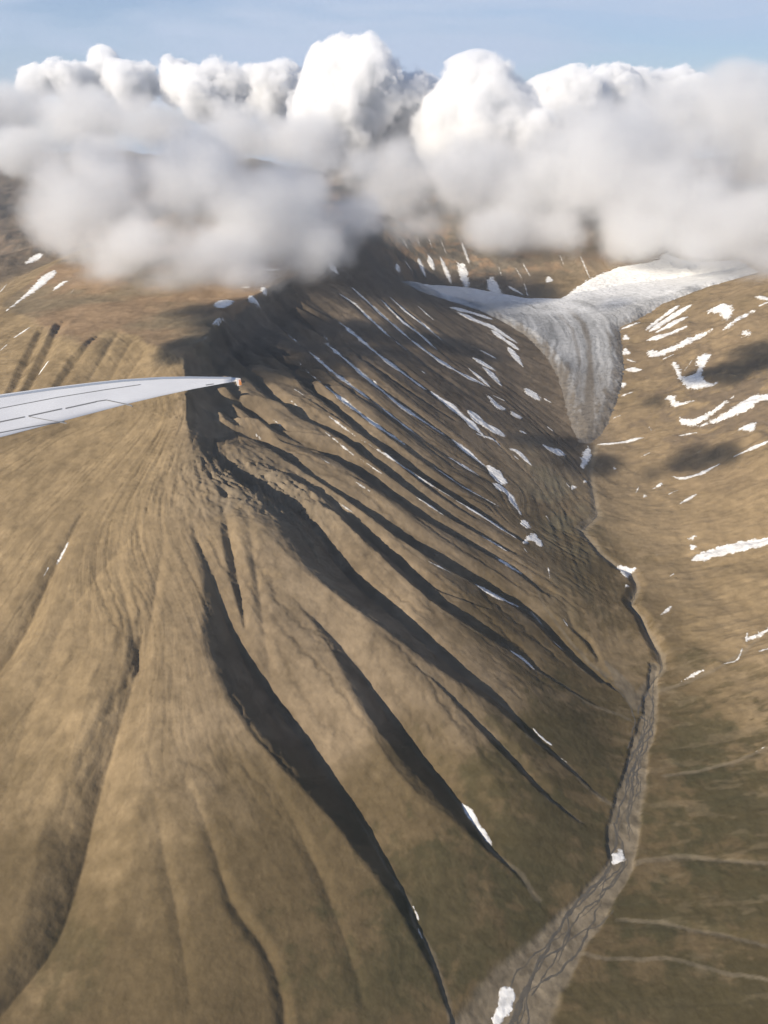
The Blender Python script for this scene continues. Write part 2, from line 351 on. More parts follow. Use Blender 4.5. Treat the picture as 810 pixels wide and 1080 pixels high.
for k, ln in enumerate([[(150, 430), (60, 520), (-60, 640)], [(120, 420), (20, 490), (-120, 580)], [(90, 410), (0, 440), (-120, 480)]]):
    for a, b in dense(ln, 60):
        x, y, z = project(baseF, [a], [b]); TP.append((x[0], y[0], 80.0 * (20.5 + 2.2 * k)))
tm = tps_fit(TP)
tcoord = tps_eval(tm, GX, GY)               # constant along the fall line
far = np.hypot(GX, GY)
steep = outside * sstep(50, 170, BASE) * sstep(7200, 6200, GY)
left = sstep(0.0, 0.25, -ang)
# rills running down the slopes
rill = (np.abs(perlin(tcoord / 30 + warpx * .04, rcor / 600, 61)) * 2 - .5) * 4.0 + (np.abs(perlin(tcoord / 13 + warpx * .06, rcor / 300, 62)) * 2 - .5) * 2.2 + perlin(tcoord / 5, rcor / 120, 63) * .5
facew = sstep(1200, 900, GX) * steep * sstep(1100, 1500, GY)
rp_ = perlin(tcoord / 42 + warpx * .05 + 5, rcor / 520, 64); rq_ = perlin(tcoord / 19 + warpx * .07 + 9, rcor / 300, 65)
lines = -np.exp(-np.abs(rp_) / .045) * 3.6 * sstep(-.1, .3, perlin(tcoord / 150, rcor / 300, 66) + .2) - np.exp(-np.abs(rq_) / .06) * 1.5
Z = Z + lines * (1 - .75 * left) * facew
Z = Z + rill * .45 * (1 - .75 * left) * facew * (0.35 + 0.65 * sstep(215, 510, BASE))
# crags in the rock bands under the corner and along the rim
cgx, cgy = pix_at_z(265, 500, 620)
c1 = np.exp(-(((GX - cgx) / 210) ** 2 + ((GY - cgy) / 150) ** 2))
c2 = np.exp(-(rd / 60) ** 2) * outside * (GY < 5000)
c3 = np.exp(-(((GX + 330) / 260) ** 2 + ((GY - 2250) / 110) ** 2))
crag = np.clip(c1 * 1.1 + c2 * 0.9 + c3 * 0.25, 0, 1.2)
rx = GX * 0.96 - GY * 0.27; ry = GX * 0.27 + GY * 0.96
Z = Z + crag * (ridged(tcoord + warpx * 1.2, rcor / 2.2 + warpy * 2, 30, 4, 71, .6) * 17 - 6)
# terraces (flat lying strata)
ter = np.sin((Z + fbm(GX, GY, 300, 2, 75) * 8) * (2 * np.pi / 24.0))
Z = Z + ter * 0.25 * facew * sstep(260, 410, BASE)
# plateau and general roughness
Z = Z + (1 - outside) * fbm(GX, GY, 420, 3, 81) * 7
Z = Z + fbm(GX, GY, 90, 5, 91, .5) * np.where(GY < 3600, 1.35, 2.0) * (0.25 + 0.75 * sstep(15, 160, BASE))
Z = Z + fbm(GX, GY, 20, 3, 95, .6) * 0.55 * (far < 5200)
# lateral moraine stripes left of the river
mx, my = pix_at_z(600, 560, 175)
mor = np.exp(-(((GX - mx) / 130) ** 2 + ((GY - my) / 620) ** 2))
Z = Z + mor * ridged(GX, GY / 5.0, 44, 3, 98) * 5
# back wall and highlands
wall = sstep(5650, 6300, GY)
Z = Z + wall * (ridged(GX, GY / 3.0, 300, 3, 101, .4) * 30 - 6)
hi = sstep(6700, 8200, GY) + sstep(-1900, -2700, GX) * sstep(3400, 5000, GY)
Z = Z + np.clip(hi, 0, 1) * (ridged(GX, GY, 3200, 4, 111, .4) * 330 - 120)
rhill = sstep(1250, 1600, GX) * sstep(2600, 3200, GY) * sstep(5600, 5000, GY)
Z = Z + rhill * (ridged(GX * .5 + GY * .4, GY * .8 - GX * .6, 240, 4, 121) * 26 - 8)
# the river has cut its gravel bed a few metres into the valley floor
RB = [(690, 700), (688, 725), (683, 760), (672, 810), (660, 860), (655, 910), (640, 935), (600, 985), (565, 1030), (530, 1080), (505, 1120)]; RBW = (14, 24, 36, 30, 44, 72, 72)
pp = dense(RB, 10); x, y, z = project(baseF, pp[:, 0], pp[:, 1]); wv = np.interp(np.linspace(0, 1, len(pp)), np.linspace(0, 1, len(RBW)), RBW)
RBX, RBY, RBV = x.copy(), y.copy(), wv.copy()
sub = np.s_[:np.searchsorted(YS, y.max() + 150), :]
d, v = poly_dist(GX[sub] + fbm(GX[sub], GY[sub], 80, 4, 401) * 8, GY[sub] + fbm(GX[sub], GY[sub], 80, 4, 411) * 8, list(zip(x, y)), wv * (1 + .0))
inb = sstep(1.15, .85, d / v)
Z[sub] = Z[sub] - inb * 6.0 + inb * fbm(GX[sub], GY[sub], 24, 3, 421) * .5
rs_ = sstep(850, 1050, GX + fbm(GX, GY, 300, 2, 701) * 120) * sstep(4800, 4200, GY)
Z = Z + rs_ * (fbm(GX, GY, 170, 4, 711) * 8 + ridged(GX / 4 + GY * .1, GY, 60, 3, 721) * 4.0 * sstep(1500, 2000, GY))
Z = Z.astype(np.float64)
terF = Field(Z)

# ------------------------------------------------------------------ surface colours (ground colours)
def lin(r, g, b):
    c = np.array([r, g, b]) / 255.0
    return np.where(c <= .04045, c / 12.92, ((c + .055) / 1.055) ** 2.4)
TAN = np.array([.246, .180, .101]); BROWN = np.array([.18, .132, .086]); DARK = np.array([.105, .085, .068])
OLIVE = np.array([.070, .061, .031]); GRAVEL = np.array([.225, .185, .130]); RUST = np.array([.26, .165, .095]); GREY = np.array([.17, .15, .115]); SAND = np.array([.295, .218, .128])
C = np.ones(Z.shape + (3,)) * TAN
def blend(c, m): 
    global C
    C = C * (1 - m[..., None]) + c * m[..., None]
n1 = fbm(GX, GY, 500, 5, 201, .55); n2 = fbm(GX, GY, 130, 5, 211, .6); n3 = fbm(tcoord / 2.2, rcor / 9, 22, 4, 221, .6); n4 = fbm(GX, GY, 38, 4, 231, .6)
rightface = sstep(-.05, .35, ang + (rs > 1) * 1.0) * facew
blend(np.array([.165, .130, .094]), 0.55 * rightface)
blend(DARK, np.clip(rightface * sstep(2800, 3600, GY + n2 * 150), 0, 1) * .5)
blend(GREY, (1 - outside) * .35)
blend(RUST, np.clip((1 - outside) * (.35 + n1), 0, .6))
blend(GREY, wall * .6)
blend(RUST, np.clip(wall * (.1 + n2 * 1.2), 0, .6))
blend(DARK, np.clip(hi, 0, 1) * .6)
blend(GREY, np.clip(crag, 0, 1) * .35)
# ground colour darker along the thin rills
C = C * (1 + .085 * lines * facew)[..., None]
# streaks following the slope
C = C * (1 + 0.14 * np.clip(n3, -1, 1) * facew)[..., None]
C = C * (1 + 0.20 * np.clip(n1, -1, 1) + 0.18 * np.clip(n2, -1, 1) + .12 * np.clip(n4, -1, 1))[..., None]
blend(GREY * np.array([1, 1.03, .9]), mor * np.clip(.6 + n2 * .8, 0, .9))
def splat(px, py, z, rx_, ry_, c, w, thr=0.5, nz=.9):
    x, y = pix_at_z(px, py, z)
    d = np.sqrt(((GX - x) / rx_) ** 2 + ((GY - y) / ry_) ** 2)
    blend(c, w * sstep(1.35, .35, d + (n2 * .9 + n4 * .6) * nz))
blend(np.array([.108, .079, .040]), .85 * sstep(290, 80, BASE + n1 * 90 + n2 * 40) * sstep(1150, 800, GX) * sstep(3000, 2400, GY))
splat(560, 880, 50, 200, 190, OLIVE, .75); splat(470, 960, 50, 190, 170, OLIVE, .7); splat(400, 1040, 30, 170, 120, OLIVE, .6); splat(600, 780, 70, 110, 200, OLIVE, .6)
splat(790, 850, 60, 220, 170, OLIVE, .8); splat(740, 770, 70, 120, 150, OLIVE * 1.1, .7); splat(780, 960, 45, 260, 90, OLIVE, .75); splat(760, 1060, 20, 260, 110, OLIVE, .7); splat(700, 850, 25, 120, 130, OLIVE, .6)
splat(680, 960, 20, 120, 60, OLIVE, .5); splat(735, 690, 90, 50, 60, OLIVE * .9, .6); splat(60, 1030, 50, 60, 110, OLIVE, .4)
splat(680, 545, 150, 170, 260, SAND * .95, .75); splat(660, 690, 60, 120, 170, SAND * .93, .6); splat(700, 620, 80, 120, 200, SAND * .9, .5)
splat(150, 600, 480, 260, 260, SAND * .95, .35); splat(250, 570, 500, 110, 130, SAND, .4)
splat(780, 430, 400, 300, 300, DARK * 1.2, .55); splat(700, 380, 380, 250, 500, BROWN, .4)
blend(BROWN * 1.05, .4 * sstep(900, 1300, GX) * sstep(2300, 3000, GY) * np.clip(.6 + n1, 0, 1))
C = np.clip(C, .02, .9)
veg = sstep(-.15, .35, fbm(GX / 3.2, GY, 46, 5, 801, .62) + .5 * n1) * sstep(160, 90, BASE + n2 * 25) * sstep(2150, 1700, GY + n1 * 150) * sstep(120, 320, GX + (GY - 1000) * .15)
blend(np.array([.080, .064, .031]), .75 * veg)
blend(np.array([.22, .17, .105]), .28 * sstep(.25, .55, fbm(GX / 3.5, GY, 40, 4, 811, .6)) * sstep(140, 60, BASE) * sstep(500, 700, GX))
C = np.clip(C, .02, .9)
# gravel bed of the river and pale beds of the side streams
def bed(pl, wpx, c, w, field=None, zoff=0, soft=.6):
    pp = dense(pl, 10); x, y, z = project(terF, pp[:, 0], pp[:, 1])
    wv = np.interp(np.linspace(0, 1, len(pp)), np.linspace(0, 1, len(wpx)), wpx)
    pad = max(wpx) * 2 + 20
    r0, r1 = np.searchsorted(YS, [y.min() - pad, y.max() + pad])
    sub = np.s_[r0:r1, :]
    d, v = poly_dist(GX[sub] + n4[sub] * 4, GY[sub] + n2[sub] * 6, list(zip(x, y)), wv)
    m = w * sstep(1.1, soft, d / v)
    C[sub] = C[sub] * (1 - m[..., None]) + (c * (1 + .25 * n4[sub][..., None])) * m[..., None]
m_ = (.85 * inb)[..., None]; C[sub] = C[sub] * (1 - m_) + GRAVEL * .9 * (1 + .3 * n4[sub] + .35 * fbm(GX[sub] + GY[sub] * .5, GY[sub] * .4, 22, 3, 431))[..., None] * m_
bed(G['riv'][0], (14, 20, 24, 16, 14, 18), GRAVEL * 1.1, .6)
bed([(640, 700), (660, 725), (672, 745)], (8, 30, 20), GRAVEL * .8, .8)
for k, w in (('tr3', (5, 7)), ('tr4', (6, 9)), ('tr5', (5, 6)), ('l', (0.1, 2, 8)), ('m', (.1, 1, 9)), ('n', (.1, .1, 9)), ('k', (.1, 1, 7)), ('j', (.1, 1, 7)), ('l2', (3, 7)), ('tr2', (5, 9))):
    bed(G[k][0], w, GRAVEL * 1.0, .42)
bed([(810, 1035), (760, 1025), (700, 1010), (640, 1012), (615, 1005)], (5, 6), GRAVEL, .45)
bed([(548, 590), (562, 612), (575, 640), (600, 675), (622, 700), (640, 712)], (4, 6, 8), GRAVEL * .75, .6)

# ------------------------------------------------------------------ mesh builders
def grid_mesh(name, X, Y, Zv, cols=None, keep=None):
    nv, nu = X.shape
    me = bpy.data.meshes.new(name)
    idx = np.arange(nv * nu).reshape(nv, nu)
    q = np.stack([idx[:-1, :-1], idx[:-1, 1:], idx[1:, 1:], idx[1:, :-1]], -1).reshape(-1, 4)
    co = np.stack([X, Y, Zv], -1).reshape(-1, 3)
    cl = None if cols is None else cols.reshape(-1, 3)
    if keep is not None:
        q = q[keep.reshape(-1)]
        used = np.unique(q); remap = -np.ones(nv * nu, np.int64); remap[used] = np.arange(len(used))
        q = remap[q]; co = co[used]
        if cl is not None: cl = cl[used]
    n = len(q)
    me.vertices.add(len(co)); me.vertices.foreach_set('co', co.astype(np.float32).ravel())
    me.loops.add(n * 4); me.loops.foreach_set('vertex_index', q.astype(np.int32).ravel())
    me.polygons.add(n); me.polygons.foreach_set('loop_start', np.arange(0, n * 4, 4, dtype=np.int32))
    me.polygons.foreach_set('loop_total', np.full(n, 4, np.int32))
    me.polygons.foreach_set('use_smooth', np.ones(n, bool))
    me.update(calc_edges=True); me.validate()
    if cl is not None:
        at = me.color_attributes.new('Col', 'FLOAT_COLOR', 'POINT')
        at.data.foreach_set('color', np.concatenate([cl, np.ones((len(cl), 1))], 1).astype(np.float32).ravel())
    return me
def link(name, me, mat=None, parent=None, label=None, cat=None, group=None, kind=None):
    o = bpy.data.objects.new(name, me); COL.objects.link(o)
    if mat is not None: me.materials.append(mat)
    if parent is not None: o.parent = parent
    for k, v in (('label', label), ('category', cat), ('group', group), ('kind', kind)):
        if v: o[k] = v
    return o

def mat_base(name):
    m = bpy.data.materials.new(name); m.use_nodes = True
    return m, m.node_tree.nodes, m.node_tree.links, m.node_tree.nodes['Principled BSDF']
def ground_material(name, bump=1.0):
    m, N, L, b = mat_base(name)
    b.inputs['Roughness'].default_value = 1.0; b.inputs['Specular IOR Level'].default_value = 0.05
    at = N.new('ShaderNodeVertexColor'); at.layer_name = 'Col'
    geo = N.new('ShaderNodeNewGeometry')
    nz = N.new('ShaderNodeTexNoise'); nz.inputs['Scale'].default_value = 1 / 30.0; nz.inputs['Detail'].default_value = 8; nz.inputs['Roughness'].default_value = .72
    L.new(geo.outputs['Position'], nz.inputs['Vector'])
    rm = N.new('ShaderNodeMapRange'); rm.inputs[1].default_value = .25; rm.inputs[2].default_value = .75; rm.inputs[3].default_value = .74; rm.inputs[4].default_value = 1.26
    L.new(nz.outputs[0], rm.inputs[0])
    fa = N.new('ShaderNodeAttribute'); fa.attribute_name = 'flow'          # across and along the fall line
    fm = N.new('ShaderNodeMapping'); fm.inputs['Scale'].default_value = (1 / 4.5, 1 / 60.0, 0); L.new(fa.outputs['Vector'], fm.inputs[0])
    fn = N.new('ShaderNodeTexNoise'); fn.inputs['Scale'].default_value = 1; fn.inputs['Detail'].default_value = 5; fn.inputs['Roughness'].default_value = .68; L.new(fm.outputs[0], fn.inputs['Vector'])
    fr = N.new('ShaderNodeMapRange'); fr.inputs[1].default_value = .28; fr.inputs[2].default_value = .72; fr.inputs[3].default_value = .92; fr.inputs[4].default_value = 1.08; L.new(fn.outputs[0], fr.inputs[0])
    fs = N.new('ShaderNodeSeparateXYZ'); L.new(fa.outputs['Vector'], fs.inputs[0])
    fx = N.new('ShaderNodeMix'); fx.inputs[2].default_value = 1.0; L.new(fs.outputs[2], fx.inputs[0]); L.new(fr.outputs[0], fx.inputs[3])
    fmul = N.new('ShaderNodeMath'); fmul.operation = 'MULTIPLY'; L.new(fx.outputs[0], fmul.inputs[0]); L.new(rm.outputs[0], fmul.inputs[1])
    rm = fmul
    mx_ = N.new('ShaderNodeVectorMath'); mx_.operation = 'SCALE'
    L.new(at.outputs[0], mx_.inputs[0]); L.new(rm.outputs[0], mx_.inputs['Scale'])
    L.new(mx_.outputs[0], b.inputs['Base Color'])
    nb = N.new('ShaderNodeTexNoise'); nb.inputs['Scale'].default_value = 1 / 9.0; nb.inputs['Detail'].default_value = 5; nb.inputs['Roughness'].default_value = .6
    L.new(geo.outputs['Position'], nb.inputs['Vector'])
    bp = N.new('ShaderNodeBump'); bp.inputs['Strength'].default_value = .4 * bump; bp.inputs['Distance'].default_value = 2.2
    ba = N.new('ShaderNodeMath'); ba.operation = 'ADD'; L.new(nb.outputs[0], ba.inputs[0]); bm_ = N.new('ShaderNodeMath'); bm_.operation = 'MULTIPLY'; L.new(fn.outputs[0], bm_.inputs[0]); L.new(fs.outputs[2], bm_.inputs[1]); L.new(bm_.outputs[0], ba.inputs[1])
    L.new(ba.outputs[0], bp.inputs['Height']); L.new(bp.outputs[0], b.inputs['Normal'])
    return m
M_ground = ground_material('scree_and_tundra')
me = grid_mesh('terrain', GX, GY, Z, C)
rt = sstep(900, 1100, GX)
fl = np.stack([tcoord * (1 - rt) + GY * rt, rcor * (1 - rt) + GX * rt, np.clip(facew + .2 * rt, 0, 1)], -1)
at = me.attributes.new('flow', 'FLOAT_VECTOR', 'POINT'); at.data.foreach_set('vector', fl.astype(np.float32).ravel())
link('terrain', me, M_ground, kind='structure')

# ------------------------------------------------------------------ snow, ice: sheets that follow the ground
def snow_material(name, col, bump=.4, rough=.8, attr=False):
    m, N, L, b = mat_base(name)
    b.inputs['Roughness'].default_value = rough; b.inputs['Specular IOR Level'].default_value = .15
    geo = N.new('ShaderNodeNewGeometry')
    nz = N.new('ShaderNodeTexNoise'); nz.inputs['Scale'].default_value = 1 / 22.0; nz.inputs['Detail'].default_value = 5; nz.inputs['Roughness'].default_value = .65
    L.new(geo.outputs['Position'], nz.inputs['Vector'])
    rm = N.new('ShaderNodeMapRange'); rm.inputs[1].default_value = .3; rm.inputs[2].default_value = .55; rm.inputs[3].default_value = .62; rm.inputs[4].default_value = 1.0
    L.new(nz.outputs[0], rm.inputs[0])
    sc = N.new('ShaderNodeVectorMath'); sc.operation = 'SCALE'
    if attr:
        at = N.new('ShaderNodeVertexColor'); at.layer_name = 'Col'; L.new(at.outputs[0], sc.inputs[0])
    else:
        sc.inputs[0].default_value = col
    L.new(rm.outputs[0], sc.inputs['Scale']); L.new(sc.outputs[0], b.inputs['Base Color'])
    bp = N.new('ShaderNodeBump'); bp.inputs['Strength'].default_value = bump; bp.inputs['Distance'].default_value = 1.5
    L.new(nz.outputs[0], bp.inputs['Height']); L.new(bp.outputs[0], b.inputs['Normal'])
    return m
M_snow = snow_material('old_snow', (.83, .815, .775), attr=True)
def snow_col(X, Y, sd):
    dd = np.hypot(np.median(Y), 1000) / 2600
    a = sstep(-1.0, 6.0 * dd, sd + fbm(X, Y, 14, 3, 77) * 3)[..., None]
    return np.array([.40, .36, .30]) * (1 - a) + np.array([.84, .825, .785]) * a
M_ice = snow_material('glacier_ice', (.6, .6, .6), .12, .6, True)

def poly_sd(X, Y, pts):
    d, _ = poly_dist(X, Y, list(pts) + [pts[0]])
    ins = np.zeros(X.shape, bool); n = len(pts)
    for k in range(n):
        ax, ay = pts[k]; bx, by = pts[(k + 1) % n]
        c = ((ay > Y) != (by > Y)) & (X < (bx - ax) * (Y - ay) / (by - ay + 1e-12) + ax)
        ins ^= c
    return np.where(ins, d, -d)
def strip_poly(pts, w, taper=True):
    pts = dense(pts, 9); n = len(pts)
    t = np.gradient(pts, axis=0); t /= np.hypot(t[:, 0], t[:, 1])[:, None] + 1e-9
    nrm = np.stack([-t[:, 1], t[:, 0]], 1)
    s = np.linspace(0, 1, n)
    wv = w * .5 * (np.interp(s, [0, .2, .8, 1], [.35, 1, 1, .3]) if taper else 1) * (1 + .45 * np.sin(s * 17 + pts[0, 0]))
    return np.concatenate([pts + nrm * wv[:, None], (pts - nrm * wv[:, None])[::-1]])
def blob_poly(x, y, r):
    a = np.linspace(0, 2 * np.pi, 10)[:-1]
    rr = r * (1 + .3 * np.sin(a * 3 + x)); return np.stack([x + rr * np.cos(a), y + .75 * rr * np.sin(a)], 1)
def sheet(name, pxpoly, thick, seed, edge=.45, rag=1.0, maxn=105, step=None, colf=None, dome=0.0, lim=900):
    q = np.array(pxpoly, float)
    if len(q) < 20:
        for _ in range(1): r_ = np.roll(q, -1, 0); q = np.stack([q * .75 + r_ * .25, q * .25 + r_ * .75], 1).reshape(-1, 2)
    pp = dense(np.vstack([q, q[:1]]), 8)[:-1]
    x, y, z = project(terF, pp[:, 0], pp[:, 1])
    # drop outline points that jump behind an edge
    md = np.median(np.hypot(x, y)); ok = np.abs(np.hypot(x, y) - md) < lim
    x, y = x[ok], y[ok]
    if len(x) < 3: return None
    dist = np.hypot(md, 1000)
    pad = 6 + .002 * dist
    bx0, bx1, by0, by1 = x.min() - pad, x.max() + pad, y.min() - pad, y.max() + pad
    st = step or max((bx1 - bx0) / maxn, (by1 - by0) / maxn, 1.2)
    X, Y = np.meshgrid(np.arange(bx0, bx1 + st, st), np.arange(by0, by1 + st, st))
    sd = poly_sd(X, Y, list(zip(x, y)))
    sd = sd + (fbm(X, Y, 26, 3, seed) * 5 + fbm(X, Y, 8, 3, seed + 5) * 3.5) * rag * np.clip(dist / 2600, .8, 2.0)
    thick = thick if thick > 4 else .55 + dist * .00022
    tz = np.clip(sd * edge, -6, thick) + np.clip(sd, 0, 60) / 60 * dome
    Zs = terF(X, Y) + tz
    if dome:
        sm = sum(terF(X + ox, Y + oy) for ox in (-45, -22, 0, 22, 45) for oy in (-45, -22, 0, 22, 45)) / 25.0
        bl = sstep(0, 45, sd); Zs = (terF(X, Y) * (1 - bl) + sm * bl) + tz
    k = sd > -max(st * 1.6, 3)
    keep = (k[:-1, :-1] | k[:-1, 1:] | k[1:, 1:] | k[1:, :-1])
    if not keep.any(): return None
    return grid_mesh(name, X, Y, Zs, None if colf is None else colf(X, Y, sd), keep)

# glacier tongue with its two arms
GL = np.array([(424, 297), (440, 299), (470, 302), (497, 305), (530, 311), (556, 316), (590, 316), (606, 307), (640, 289), (665, 284), (700, 281), (735, 281), (785, 280), (800, 287), (745, 303), (700, 320), (674, 336), (653, 346), (656, 365), (658, 390), (655, 410), (648, 430), (641, 447), (632, 460), (622, 468), (611, 466), (602, 448), (595, 420), (588, 395), (575, 375), (555, 354), (530, 339), (505, 327), (470, 316), (445, 308)], float)
mo_px = [(540, 312), (575, 318), (600, 330), (614, 345), (621, 365), (622, 390), (621, 420), (620, 460)]
mo2_px = [(585, 332), (603, 352), (610, 380), (612, 420), (617, 458)]
def mo_world(pl):
    p = dense(pl, 8); x, y, z = project(terF, p[:, 0], p[:, 1]); return list(zip(x, y))
MO1, MO2 = mo_world(mo_px), mo_world(mo2_px)
def ice_col(X, Y, sd):
    d1, v1, sg = poly_dist(X, Y, MO1, np.linspace(0, 1, len(MO1)), True)
    cr = d1 * sg + fbm(X, Y, 140, 2, 300) * 14; al = v1 * 2400 + Y * .25
    c = np.ones(X.shape + (3,)) * np.array([.33, .33, .325])
    st = fbm(cr, al / 10, 36, 5, 301, .65)
    c *= (1 + .48 * np.clip(st, -.9, 1))[..., None]
    low = sstep(4450, 3650, Y)
    pat = fbm(cr, al / 5, 46, 4, 311, .6)
    dirt = np.clip(low * .6 + 1.0 * low * np.clip(pat + .1, 0, 1) + .75 * sstep(30, 5, d1 + pat * 12) * sstep(.1, .35, v1), 0, .9)
    d2, v2 = poly_dist(X, Y, MO2); dirt = np.maximum(dirt, .5 * sstep(18, 2, d2 + pat * 8))
    marg = sstep(75, 10, np.abs(sd) + pat * 45) * sstep(5200, 4700, Y)
    dirt = np.maximum(dirt, .85 * marg)
    c = c * (1 - dirt[..., None]) + np.array([.150, .125, .095]) * dirt[..., None]
    sn = sstep(4900, 5500, Y + fbm(X, Y, 260, 4, 321) * 260)
    return np.clip(c * (1 - sn[..., None]) + np.array([.70, .70, .69]) * (1 + .10 * np.clip(st, -1, 1))[..., None] * sn[..., None], .03, .9)
me = sheet('glacier', GL, 5.0, 41, .3, .7, step=6.0, colf=ice_col, dome=22.0, lim=4000)
link('glacier', me, M_ice, label='pale grey glacier tongue winding down the valley head between brown slopes', cat='glacier')

